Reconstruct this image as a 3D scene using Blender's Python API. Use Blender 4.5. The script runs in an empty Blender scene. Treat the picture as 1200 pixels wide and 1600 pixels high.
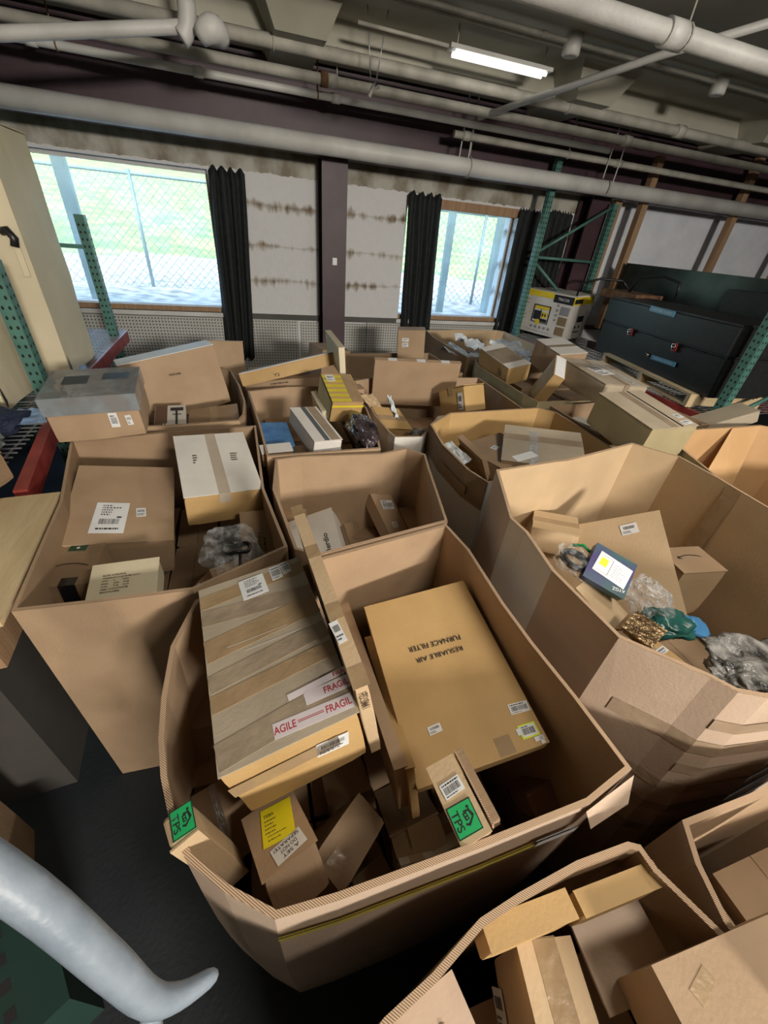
import bpy, bmesh, math, random
from mathutils import Vector, Matrix, Euler, noise

# ------------------------------------------------------------ camera, world, light
S = bpy.context.scene
COL = S.collection
PI = math.pi
CAM_R = [[0.95387, -0.10402, 0.28162], [-0.28919, -0.57029, 0.76886], [0.08063, -0.81483, -0.57406]]
cam_data = bpy.data.cameras.new('camera')
cam = bpy.data.objects.new('camera', cam_data)
COL.objects.link(cam)
cam_data.sensor_fit = 'VERTICAL'
cam_data.sensor_height = 36.0
cam_data.lens = 36.0 * 620 / 1600
cam_data.clip_start = 0.02
m4 = Matrix.Identity(4)
for r in range(3):
    m4[r][0] = CAM_R[r][0]
    m4[r][1] = -CAM_R[r][1]
    m4[r][2] = -CAM_R[r][2]
m4.translation = (0, 0, 2.1)
cam.matrix_world = m4
S.camera = cam

W = bpy.data.worlds.new('world')
S.world = W
W.use_nodes = True
wn = W.node_tree
bg = wn.nodes['Background']
sky = wn.nodes.new('ShaderNodeTexSky')
sky.sky_type = 'NISHITA'
sky.sun_elevation = math.radians(42)
sky.sun_rotation = math.radians(200)
sky.sun_disc = False
sky.air_density = 1.0
sky.dust_density = 3.0
wn.links.new(sky.outputs[0], bg.inputs[0])
bg.inputs[1].default_value = 0.95

def light(name, kind, loc, target, energy, color, size=(1, 1)):
    d = bpy.data.lights.new(name, kind)
    d.energy = energy
    d.color = color
    if kind == 'AREA':
        d.shape = 'RECTANGLE'
        d.size, d.size_y = size
    o = bpy.data.objects.new(name, d)
    COL.objects.link(o)
    o.location = loc
    o.rotation_euler = (Vector(target) - Vector(loc)).to_track_quat('-Z', 'Y').to_euler()
    return o
sun = light('sun', 'SUN', (0, -10, 12), (2.5, 2, 0), 1.3, (1.0, 0.95, 0.86))
sun.data.angle = 0.01
# bay light behind the viewer, tubes over the aisle, and an added overhead fill
light('bay_lamp', 'AREA', (2.0, -5.6, 3.25), (0.6, 1.0, 1.0), 400, (1.0, 0.93, 0.83), (1.1, 0.6))
light('aisle_tubes', 'AREA', (1.35, -0.85, 3.30), (1.1, 0.4, 0), 30, (1.0, 0.92, 0.80), (1.0, 0.25))
light('overhead_fill', 'AREA', (2.6, 0.9, 3.30), (1.6, 1.0, 0), 14, (1.0, 0.92, 0.80), (1.0, 0.25))
# daylight entering through the two windows (portals guide the sky's own light)
for nm, x0, x1 in (('window_portal', -1.9, -0.2), ('window_portal', 1.96, 3.45)):
    p = light(nm, 'AREA', ((x0 + x1) / 2, 5.75, 1.8), ((x0 + x1) / 2, 0, 1.8), 1, (1, 1, 1), (x1 - x0, 1.3))
    p.data.cycles.is_portal = True
S.view_settings.view_transform = 'Standard'
S.view_settings.look = 'None'
S.view_settings.gamma = 1
S.view_settings.use_curve_mapping = False
S.view_settings.exposure = 0.6

# ------------------------------------------------------------ materials
MATS = {}
def nodemat(name, rough=0.6, metal=0.0):
    m = bpy.data.materials.new(name)
    m.use_nodes = True
    nt = m.node_tree
    b = nt.nodes['Principled BSDF']
    b.inputs['Roughness'].default_value = rough
    b.inputs['Metallic'].default_value = metal
    return m, nt, b
def noisy(name, c1, c2, scale=6, rough=0.6, metal=0.0, bump=0.0, bscale=60, detail=4, coat=0.0, stretch=(1, 1, 1), lo=0.35, hi=0.65):
    if name in MATS: return MATS[name]
    m, nt, b = nodemat(name, rough, metal)
    N = nt.nodes; L = nt.links
    tc = N.new('ShaderNodeTexCoord'); mp = N.new('ShaderNodeMapping')
    mp.inputs['Scale'].default_value = stretch
    L.new(tc.outputs['Object'], mp.inputs[0])
    n = N.new('ShaderNodeTexNoise'); n.inputs['Scale'].default_value = scale; n.inputs['Detail'].default_value = detail
    L.new(mp.outputs[0], n.inputs['Vector'])
    r = N.new('ShaderNodeValToRGB')
    r.color_ramp.elements[0].position = lo; r.color_ramp.elements[1].position = hi
    r.color_ramp.elements[0].color = (*c1, 1); r.color_ramp.elements[1].color = (*c2, 1)
    L.new(n.outputs[0], r.inputs[0]); L.new(r.outputs[0], b.inputs['Base Color'])
    if bump:
        n2 = N.new('ShaderNodeTexNoise'); n2.inputs['Scale'].default_value = bscale; n2.inputs['Detail'].default_value = 3
        L.new(mp.outputs[0], n2.inputs['Vector'])
        bp = N.new('ShaderNodeBump'); bp.inputs['Strength'].default_value = bump; bp.inputs['Distance'].default_value = 0.01
        L.new(n2.outputs[0], bp.inputs['Height']); L.new(bp.outputs[0], b.inputs['Normal'])
    if coat:
        b.inputs['Coat Weight'].default_value = coat; b.inputs['Coat Roughness'].default_value = 0.15
    MATS[name] = m
    return m
def plain(name, c, rough=0.6, metal=0.0, **k):
    return noisy(name, tuple(x * 0.92 for x in c), tuple(min(1, x * 1.06) for x in c), 8, rough, metal, **k)
KR = {
 'kraft':  noisy('kraft_board', (0.36, 0.245, 0.15), (0.42, 0.29, 0.18), 5, 0.72, bump=0.12, bscale=120),
 'light':  noisy('light_kraft_board', (0.48, 0.35, 0.21), (0.55, 0.40, 0.245), 5, 0.7, bump=0.12, bscale=120),
 'gold':   noisy('golden_kraft_board', (0.44, 0.28, 0.115), (0.51, 0.33, 0.14), 5, 0.68, bump=0.12, bscale=120),
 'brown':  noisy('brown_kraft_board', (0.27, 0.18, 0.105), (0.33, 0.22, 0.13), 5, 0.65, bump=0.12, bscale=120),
 'grey':   noisy('greyish_board', (0.36, 0.30, 0.22), (0.43, 0.36, 0.27), 5, 0.6, bump=0.1, bscale=120),
 'olive':  noisy('olive_kraft_board', (0.36, 0.30, 0.17), (0.42, 0.35, 0.20), 5, 0.66, bump=0.1, bscale=120),
 'white':  noisy('white_board', (0.62, 0.59, 0.55), (0.70, 0.67, 0.62), 5, 0.6, bump=0.08, bscale=120),
 'cream':  noisy('cream_board', (0.60, 0.53, 0.37), (0.68, 0.60, 0.43), 2.5, 0.62, bump=0.08, bscale=60),
 'pink':   noisy('pinkish_board', (0.47, 0.35, 0.26), (0.54, 0.41, 0.31), 5, 0.6, bump=0.1, bscale=120),
 'blue':   noisy('blue_board', (0.05, 0.15, 0.34), (0.09, 0.22, 0.44), 14, 0.35, bump=0.1, bscale=60),
 'purple': noisy('purple_board', (0.045, 0.03, 0.14), (0.03, 0.09, 0.10), 9, 0.35),
 'orange': noisy('orange_lit_kraft_board', (0.56, 0.34, 0.16), (0.63, 0.39, 0.19), 5, 0.7, bump=0.12, bscale=120),  # orange light inside the right-edge carton put into the board colour
}
M_TAPE = noisy('brown_tape', (0.30, 0.205, 0.115), (0.37, 0.26, 0.15), 9, 0.22, bump=0.25, bscale=30, stretch=(1, 1, 1))
M_TAPEG = noisy('grey_tape', (0.27, 0.21, 0.15), (0.34, 0.27, 0.19), 7, 0.18, bump=0.5, bscale=18)
M_LABEL = plain('label_paper', (0.72, 0.73, 0.74), 0.45)
M_INK = plain('black_ink', (0.02, 0.02, 0.022), 0.6)
M_BINK = plain('brown_ink', (0.10, 0.065, 0.04), 0.7)
M_GREEN = plain('green_label', (0.02, 0.42, 0.13), 0.5)
M_YEL = plain('yellow_label', (0.85, 0.74, 0.02), 0.5)
M_YELG = plain('yellow_green_label', (0.62, 0.78, 0.02), 0.5)
M_RED = plain('red_print', (0.45, 0.03, 0.05), 0.5)
M_BLUEL = plain('pale_blue_paper', (0.30, 0.45, 0.68), 0.5)
M_DGREEN = plain('dark_green_tape', (0.02, 0.06, 0.03), 0.3)
M_BLACKT = plain('black_tape', (0.012, 0.012, 0.014), 0.18)
M_BLACK = plain('black_plastic', (0.012, 0.013, 0.015), 0.35)
M_CABLE = plain('black_cable_rubber', (0.01, 0.01, 0.012), 0.3)
M_RACKG = noisy('green_rack_paint', (0.055, 0.15, 0.125), (0.08, 0.20, 0.165), 9, 0.45, bump=0.1)
M_RACKR = noisy('red_beam_paint', (0.24, 0.03, 0.025), (0.36, 0.055, 0.045), 9, 0.45)
M_WIRE = plain('galvanised_wire', (0.42, 0.43, 0.44), 0.35, 0.7)
M_WOOD = noisy('pale_pine', (0.50, 0.37, 0.20), (0.66, 0.52, 0.31), 5, 0.65, bump=0.25, bscale=40, stretch=(1, 0.25, 1))
M_STUD = noisy('stud_lumber', (0.27, 0.16, 0.085), (0.36, 0.23, 0.13), 7, 0.7, bump=0.2, stretch=(4, 4, 0.3))
M_PURPLE = noisy('maroon_steel_paint', (0.038, 0.018, 0.024), (0.062, 0.030, 0.040), 3, 0.5, bump=0.05)
M_PIPE = noisy('white_pipe_paint', (0.48, 0.475, 0.45), (0.62, 0.615, 0.59), 3, 0.5, bump=0.15)
M_PIPED = noisy('dusty_pipe_paint', (0.33, 0.32, 0.27), (0.50, 0.48, 0.42), 5, 0.6, bump=0.15)
M_RUST = noisy('rusty_iron', (0.10, 0.045, 0.02), (0.22, 0.12, 0.06), 12, 0.8)
M_CURT = noisy('black_curtain_cloth', (0.006, 0.008, 0.009), (0.013, 0.016, 0.017), 20, 0.8)
M_CHEST = noisy('black_chest_paint', (0.009, 0.010, 0.011), (0.015, 0.016, 0.018), 30, 0.42)
M_CHROME = plain('chrome', (0.75, 0.75, 0.75), 0.15, 1.0)
M_PLATE = plain('blue_badge', (0.13, 0.38, 0.58), 0.3)
M_GUARD = noisy('dark_sheet_steel', (0.035, 0.045, 0.042), (0.08, 0.10, 0.09), 3, 0.3, 0.6)
M_TUBE = noisy('grey_blue_rail_paint', (0.17, 0.21, 0.26), (0.24, 0.28, 0.33), 12, 0.45, bump=0.15)
M_STRAP = plain('yellow_strap', (0.66, 0.56, 0.06), 0.35)
M_FABRIC = noisy('dark_blue_cloth', (0.012, 0.018, 0.045), (0.02, 0.03, 0.07), 20, 0.8)
M_TEAL = noisy('teal_film', (0.015, 0.09, 0.08), (0.03, 0.16, 0.14), 10, 0.25)
M_BLUEF = noisy('bright_blue_film', (0.05, 0.22, 0.50), (0.10, 0.33, 0.65), 10, 0.3)
M_FOIL = noisy('bronze_foil', (0.12, 0.07, 0.03), (0.38, 0.26, 0.14), 30, 0.22, 0.7, bump=1.0, bscale=45)
M_BAGG = noisy('grey_printed_film', (0.04, 0.04, 0.04), (0.50, 0.49, 0.47), 14, 0.2, bump=1.0, bscale=40)
M_BAGK = noisy('black_shrink_film', (0.008, 0.007, 0.008), (0.07, 0.05, 0.055), 12, 0.10, bump=1.0, bscale=18)
M_PAPER = plain('pale_paper', (0.66, 0.72, 0.76), 0.5)

def clear_mat(name, tint, alpha, bump=0.6, scale=30, span=0.5):
    m, nt, b = nodemat(name, 0.08)
    N = nt.nodes; L = nt.links
    b.inputs['Base Color'].default_value = (*tint, 1)
    tr = N.new('ShaderNodeBsdfTransparent'); mx = N.new('ShaderNodeMixShader')
    n = N.new('ShaderNodeTexNoise'); n.inputs['Scale'].default_value = scale; n.inputs['Detail'].default_value = 3
    tc = N.new('ShaderNodeTexCoord'); L.new(tc.outputs['Object'], n.inputs['Vector'])
    bp = N.new('ShaderNodeBump'); bp.inputs['Strength'].default_value = bump; bp.inputs['Distance'].default_value = 0.02
    L.new(n.outputs[0], bp.inputs['Height']); L.new(bp.outputs[0], b.inputs['Normal'])
    mr = N.new('ShaderNodeMapRange'); mr.inputs[1].default_value = 0.45; mr.inputs[2].default_value = 0.7
    mr.inputs[3].default_value = alpha; mr.inputs[4].default_value = min(1, alpha + span)
    L.new(n.outputs[0], mr.inputs[0]); L.new(mr.outputs[0], mx.inputs[0])
    L.new(tr.outputs[0], mx.inputs[1]); L.new(b.outputs[0], mx.inputs[2])
    L.new(mx.outputs[0], N['Material Output'].inputs[0])
    return m
M_CLEAR = clear_mat('clear_bag_film', (0.75, 0.78, 0.80), 0.05, span=0.3)
M_WRAP = clear_mat('dark_clear_wrap', (0.24, 0.27, 0.29), 0.62, 0.35, 9)
M_BUBBLE = clear_mat('bubble_film', (0.80, 0.84, 0.88), 0.15, 1.0, 60, span=0.4)

def glass_mat():
    m, nt, b = nodemat('dusty_window_glass', 0.03)
    N = nt.nodes; L = nt.links
    out = N['Material Output']
    tr = N.new('ShaderNodeBsdfTransparent'); tr.inputs[0].default_value = (0.93, 0.98, 0.97, 1)
    gl = N.new('ShaderNodeBsdfGlossy'); gl.inputs['Roughness'].default_value = 0.03
    df = N.new('ShaderNodeBsdfTranslucent'); df.inputs[0].default_value = (0.75, 0.88, 0.90, 1)
    n = N.new('ShaderNodeTexNoise'); n.inputs['Scale'].default_value = 3; n.inputs['Detail'].default_value = 6
    tc = N.new('ShaderNodeTexCoord'); L.new(tc.outputs['Object'], n.inputs['Vector'])
    mr = N.new('ShaderNodeMapRange'); mr.inputs[1].default_value = 0.4; mr.inputs[2].default_value = 0.7
    mr.inputs[3].default_value = 0.06; mr.inputs[4].default_value = 0.16
    L.new(n.outputs[0], mr.inputs[0])
    m1 = N.new('ShaderNodeMixShader'); L.new(mr.outputs[0], m1.inputs[0]); L.new(tr.outputs[0], m1.inputs[1]); L.new(df.outputs[0], m1.inputs[2])
    m2 = N.new('ShaderNodeMixShader'); m2.inputs[0].default_value = 0.04; L.new(m1.outputs[0], m2.inputs[1]); L.new(gl.outputs[0], m2.inputs[2])
    L.new(m2.outputs[0], out.inputs[0])
    return m
M_GLASS = glass_mat()

def wall_mat():
    # white painted blocks, rusty brown seepage along the bed joints, bare grey concrete band on top
    m, nt, b = nodemat('stained_white_block_wall', 0.7)
    N = nt.nodes; L = nt.links
    tc = N.new('ShaderNodeTexCoord'); sp = N.new('ShaderNodeSeparateXYZ'); L.new(tc.outputs['Object'], sp.inputs[0])
    def noise_(scale, det, stretch):
        mp = N.new('ShaderNodeMapping'); mp.inputs['Scale'].default_value = stretch; L.new(tc.outputs['Object'], mp.inputs[0])
        n = N.new('ShaderNodeTexNoise'); n.inputs['Scale'].default_value = scale; n.inputs['Detail'].default_value = det
        L.new(mp.outputs[0], n.inputs['Vector']); return n.outputs[0]
    def mth(op, a, c=None):
        q = N.new('ShaderNodeMath'); q.operation = op
        for i, v in enumerate((a, c)):
            if v is None: continue
            if isinstance(v, (int, float)): q.inputs[i].default_value = v
            else: L.new(v, q.inputs[i])
        return q.outputs[0]
    z = sp.outputs[2]
    drip = noise_(13, 6, (1, 1, 0.25)); blot = noise_(1.1, 3, (1, 1, 1.7)); fine = noise_(14, 6, (1, 1, 1)); wob = noise_(3.5, 6, (1, 1, 1))
    tot = None
    for zj in (1.53, 1.87, 2.24, 2.60):
        d = mth('SUBTRACT', mth('ADD', z, mth('MULTIPLY', mth('SUBTRACT', wob, 0.5), 0.07)), zj)
        above = mth('MULTIPLY', mth('MAXIMUM', d, 0.0), 9.0)
        below = mth('MULTIPLY', mth('MAXIMUM', mth('MULTIPLY', d, -1.0), 0.0), 7.0)
        t = mth('SUBTRACT', mth('MULTIPLY', mth('MULTIPLY', drip, blot), 3.0), mth('ADD', above, below))
        t = mth('MAXIMUM', mth('SUBTRACT', t, 0.46), 0.0)
        tot = t if tot is None else mth('MAXIMUM', tot, t)
        ln = mth('LESS_THAN', mth('ABSOLUTE', d), 0.006)
        tot = mth('MAXIMUM', tot, mth('MULTIPLY', ln, 0.12))
    fac = mth('MINIMUM', mth('MULTIPLY', tot, 2.2), 1.0)
    r = N.new('ShaderNodeValToRGB')
    r.color_ramp.elements[0].color = (0.60, 0.60, 0.60, 1); r.color_ramp.elements[1].color = (0.66, 0.66, 0.67, 1)
    L.new(fine, r.inputs[0])
    st = N.new('ShaderNodeValToRGB')
    st.color_ramp.elements[0].color = (0.30, 0.24, 0.15, 1); st.color_ramp.elements[1].color = (0.13, 0.085, 0.045, 1)
    st.color_ramp.elements[0].position = 0.35; st.color_ramp.elements[1].position = 0.6
    L.new(fine, st.inputs[0])
    mx = N.new('ShaderNodeMix'); mx.data_type = 'RGBA'
    L.new(fac, mx.inputs[0]); L.new(r.outputs[0], mx.inputs[6]); L.new(st.outputs[0], mx.inputs[7])
    # bare concrete band
    cr = N.new('ShaderNodeValToRGB')
    cr.color_ramp.elements[0].color = (0.20, 0.17, 0.12, 1); cr.color_ramp.elements[1].color = (0.44, 0.43, 0.37, 1)
    cr.color_ramp.elements[0].position = 0.38; cr.color_ramp.elements[1].position = 0.58
    L.new(noise_(4, 6, (1, 1, 0.7)), cr.inputs[0])
    band = mth('GREATER_THAN', mth('ADD', z, mth('MULTIPLY', mth('SUBTRACT', fine, 0.5), 0.05)), 2.50)
    mx2 = N.new('ShaderNodeMix'); mx2.data_type = 'RGBA'
    L.new(band, mx2.inputs[0]); L.new(mx.outputs[2], mx2.inputs[6]); L.new(cr.outputs[0], mx2.inputs[7])
    L.new(mx2.outputs[2], b.inputs['Base Color'])
    bp = N.new('ShaderNodeBump'); bp.inputs['Strength'].default_value = 0.4; bp.inputs['Distance'].default_value = 0.02
    L.new(fine, bp.inputs['Height']); L.new(bp.outputs[0], b.inputs['Normal'])
    return m
M_WALL = wall_mat()

def peg_mat():
    m, nt, b = nodemat('white_pegboard', 0.55)
    N = nt.nodes; L = nt.links
    tc = N.new('ShaderNodeTexCoord'); mp = N.new('ShaderNodeMapping'); s = 1 / 0.0335
    mp.inputs['Scale'].default_value = (s, s, s); L.new(tc.outputs['Object'], mp.inputs[0])
    fr = N.new('ShaderNodeVectorMath'); fr.operation = 'FRACTION'; L.new(mp.outputs[0], fr.inputs[0])
    sb = N.new('ShaderNodeVectorMath'); sb.operation = 'SUBTRACT'; sb.inputs[1].default_value = (0.5, 0.5, 0.5); L.new(fr.outputs[0], sb.inputs[0])
    ml = N.new('ShaderNodeVectorMath'); ml.operation = 'MULTIPLY'; ml.inputs[1].default_value = (1, 0, 1); L.new(sb.outputs[0], ml.inputs[0])
    ln = N.new('ShaderNodeVectorMath'); ln.operation = 'LENGTH'; L.new(ml.outputs[0], ln.inputs[0])
    lt = N.new('ShaderNodeMath'); lt.operation = 'LESS_THAN'; lt.inputs[1].default_value = 0.24; L.new(ln.outputs['Value'], lt.inputs[0])
    n = N.new('ShaderNodeTexNoise'); n.inputs['Scale'].default_value = 1.5; n.inputs['Detail'].default_value = 4; L.new(tc.outputs['Object'], n.inputs['Vector'])
    r = N.new('ShaderNodeValToRGB'); r.color_ramp.elements[0].color = (0.36, 0.35, 0.32, 1); r.color_ramp.elements[1].color = (0.52, 0.52, 0.50, 1); L.new(n.outputs[0], r.inputs[0])
    mx = N.new('ShaderNodeMix'); mx.data_type = 'RGBA'; L.new(lt.outputs[0], mx.inputs[0]); L.new(r.outputs[0], mx.inputs[6]); mx.inputs[7].default_value = (0.06, 0.055, 0.05, 1)
    L.new(mx.outputs[2], b.inputs['Base Color'])
    return m
M_PEG = peg_mat()
def corr_mat():
    m, nt, b = nodemat('corrugated_edge_board', 0.8)
    N = nt.nodes; L = nt.links
    tc = N.new('ShaderNodeTexCoord'); w = N.new('ShaderNodeTexWave'); w.inputs['Scale'].default_value = 130; w.wave_profile = 'SIN'; w.bands_direction = 'DIAGONAL'
    L.new(tc.outputs['Object'], w.inputs['Vector'])
    r = N.new('ShaderNodeValToRGB'); r.color_ramp.elements[0].color = (0.16, 0.10, 0.06, 1); r.color_ramp.elements[1].color = (0.60, 0.42, 0.27, 1)
    r.color_ramp.elements[0].position = 0.15; r.color_ramp.elements[1].position = 0.6
    L.new(w.outputs[0], r.inputs[0]); L.new(r.outputs[0], b.inputs['Base Color'])
    return m
M_CORR = corr_mat()
M_CEIL = noisy('grey_olive_concrete', (0.30, 0.29, 0.22), (0.52, 0.50, 0.42), 0.9, 0.8, bump=0.3, bscale=9, detail=8, lo=0.3, hi=0.7)
M_FLOOR = noisy('dark_concrete_floor', (0.010, 0.014, 0.018), (0.022, 0.028, 0.032), 2, 0.7, bump=0.2)
M_DARKW = noisy('dim_block_wall', (0.07, 0.068, 0.062), (0.10, 0.096, 0.088), 2, 0.8)
M_SHEET = noisy('white_foil_insulation', (0.66, 0.69, 0.75), (0.76, 0.79, 0.85), 3, 0.45, bump=0.6, bscale=30)
M_GRASS = noisy('grass', (0.08, 0.16, 0.03), (0.22, 0.32, 0.08), 1.2, 0.9, bump=1.0, bscale=8, detail=8)
M_GRAVEL = noisy('dry_leaf_gravel', (0.13, 0.12, 0.10), (0.40, 0.39, 0.37), 5, 0.9, bump=1.0, bscale=20, detail=8)
M_GALV = plain('galvanised_fence', (0.12, 0.17, 0.17), 0.5, 0.3)
M_LEAF = noisy('bush_leaf', (0.08, 0.17, 0.02), (0.2, 0.32, 0.06), 6, 0.8)

# ------------------------------------------------------------ helpers
def link(name, me, mats, parent=None):
    if not isinstance(mats, (list, tuple)): mats = [mats]
    for m in mats: me.materials.append(m)
    o = bpy.data.objects.new(name, me)
    COL.objects.link(o)
    if parent: o.parent = parent
    return o
def bobj(name, bm, mats, parent=None, smooth=False):
    me = bpy.data.meshes.new(name)
    bmesh.ops.recalc_face_normals(bm, faces=bm.faces)
    bm.to_mesh(me); bm.free()
    if smooth:
        for p in me.polygons: p.use_smooth = True
    return link(name, me, mats, parent)
def tag(o, label, cat, group=None):
    o['label'] = label; o['category'] = cat
    if group: o['group'] = group
    return o
def thing(name, label, cat, loc=(0, 0, 0), rot=(0, 0, 0), group=None):
    o = bpy.data.objects.new(name, None)
    o.empty_display_size = 0.1
    COL.objects.link(o)
    o.location = loc; o.rotation_euler = rot
    return tag(o, label, cat, group)
def struct(o):
    o['kind'] = 'structure'; return o
def add_box(bm, lo, hi, mi=0, M=None):
    vs = [bm.verts.new((x, y, z)) for x in (lo[0], hi[0]) for y in (lo[1], hi[1]) for z in (lo[2], hi[2])]
    if M: 
        for v in vs: v.co = M @ v.co
    for f in ((0, 1, 3, 2), (4, 6, 7, 5), (0, 4, 5, 1), (2, 3, 7, 6), (0, 2, 6, 4), (1, 5, 7, 3)):
        fc = bm.faces.new([vs[i] for i in f]); fc.material_index = mi
def boxm(lo, hi):
    bm = bmesh.new(); add_box(bm, lo, hi); return bm
def add_tube(bm, pts, rad, n=10, mi=0, cap=True):
    pts = [Vector(p) for p in pts]
    if not isinstance(rad, (list, tuple)): rad = [rad] * len(pts)
    rings = []
    up = None
    for i, p in enumerate(pts):
        t = (pts[min(i + 1, len(pts) - 1)] - pts[max(i - 1, 0)]).normalized()
        if up is None:
            up = t.orthogonal().normalized()
        else:
            up = (up - t * up.dot(t)).normalized()
        s = t.cross(up)
        rings.append([bm.verts.new(p + (up * math.cos(a) + s * math.sin(a)) * rad[i]) for a in [2 * PI * k / n for k in range(n)]])
    for a, b in zip(rings, rings[1:]):
        for k in range(n):
            f = bm.faces.new((a[k], a[(k + 1) % n], b[(k + 1) % n], b[k])); f.smooth = True; f.material_index = mi
    if cap:
        for r_ in (rings[0], rings[-1][::-1]):
            f = bm.faces.new(r_); f.material_index = mi
def tube(name, pts, rad, mat, parent=None, n=10):
    bm = bmesh.new(); add_tube(bm, pts, rad, n); return bobj(name, bm, mat, parent)
def arc(p0, p1, p2, n=8):
    p0, p1, p2 = map(Vector, (p0, p1, p2))
    return [p0 * (1 - t) ** 2 + p1 * 2 * t * (1 - t) + p2 * t * t for t in [k / n for k in range(n + 1)]]

# face frames of a carton: axis of u, v, n and their signs
FR = {'t': (0, 1, 2, 1, 1, 1), 'f': (0, 2, 1, 1, 1, -1), 'r': (1, 2, 0, 1, 1, 1), 'l': (1, 2, 0, -1, 1, -1), 'b': (0, 2, 1, -1, 1, 1)}
def fmat(face, d, u, v, off, ang=0):
    """matrix from label space (x right, y up, z out) to the thing's space; base of the carton at z=0"""
    iu, iv, iN, su, sv, sn = FR[face]
    U = Vector((0, 0, 0)); U[iu] = su
    V = Vector((0, 0, 0)); V[iv] = sv
    Nn = Vector((0, 0, 0)); Nn[iN] = sn
    o = U * u + V * v + Nn * (d[iN] / 2 + off) + Vector((0, 0, d[2] / 2))
    X = U * math.cos(ang) + V * math.sin(ang)
    Y = -U * math.sin(ang) + V * math.cos(ang)
    M = Matrix.Identity(4)
    for r in range(3):
        M[r][0] = X[r]; M[r][1] = Y[r]; M[r][2] = Nn[r]; M[r][3] = o[r]
    return M
def plate(name, M, w, h, mat, parent, t=0.0006, x0=0, y0=0):
    bm = bmesh.new(); add_box(bm, (x0 - w / 2, y0 - h / 2, -0.0004), (x0 + w / 2, y0 + h / 2, t), 0, M)
    return bobj(name, bm, mat, parent)
def prints(name, M, rects, mat, parent, z=0.0008):
    bm = bmesh.new()
    for (x, y, w, h) in rects:
        vs = [bm.verts.new(M @ Vector(p)) for p in ((x, y, z), (x + w, y, z), (x + w, y + h, z), (x, y + h, z))]
        bm.faces.new(vs)
    me = bpy.data.meshes.new(name); bm.to_mesh(me); bm.free()
    return link(name, me, mat, parent)
def lettering(name, txt, M, w, h, mat, parent, z=0.0009, fit=True):
    cu = bpy.data.curves.new('lettering', 'FONT')
    cu.body = txt; cu.align_x = 'CENTER'; cu.align_y = 'CENTER'; cu.size = 1
    cu.offset = 0.012
    t = bpy.data.objects.new('lettering', cu); COL.objects.link(t)
    bpy.context.view_layer.update()
    dg = bpy.context.evaluated_depsgraph_get()
    me = bpy.data.meshes.new_from_object(t.evaluated_get(dg))
    COL.objects.unlink(t); bpy.data.objects.remove(t)
    xs = [v.co.x for v in me.vertices]; ys = [v.co.y for v in me.vertices]
    if not xs: return
    sx = w / max(1e-6, max(xs) - min(xs)); sy = h / max(1e-6, max(ys) - min(ys))
    if not fit: sx = sy = min(sx, sy)
    cx = (max(xs) + min(xs)) / 2; cy = (max(ys) + min(ys)) / 2
    for v in me.vertices:
        v.co = M @ Vector(((v.co.x - cx) * sx, (v.co.y - cy) * sy, z))
    me.materials.clear()
    return link(name, me, mat, parent)
def text_lines(w, h, n, rng, margin=0.08, words=True):
    out = []
    for i in range(n):
        y = h / 2 - h * margin - (i + 0.8) * (h * (1 - 2 * margin)) / n
        x = -w / 2 + w * margin
        end = x + w * (1 - 2 * margin) * rng.uniform(0.45, 1)
        while x < end:
            ww = rng.uniform(0.03, 0.13) * w
            out.append((x, y, min(ww, end - x + 0.001), h * 0.5 * (1 - 2 * margin) / n))
            x += ww + 0.025 * w
    return out
def bars(x0, y0, w, h, rng):
    out = []; x = x0
    while x < x0 + w:
        ww = w * rng.choice((0.012, 0.02, 0.035)); out.append((x, y0, ww, h)); x += ww + w * rng.choice((0.015, 0.02, 0.03))
    return out

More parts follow.
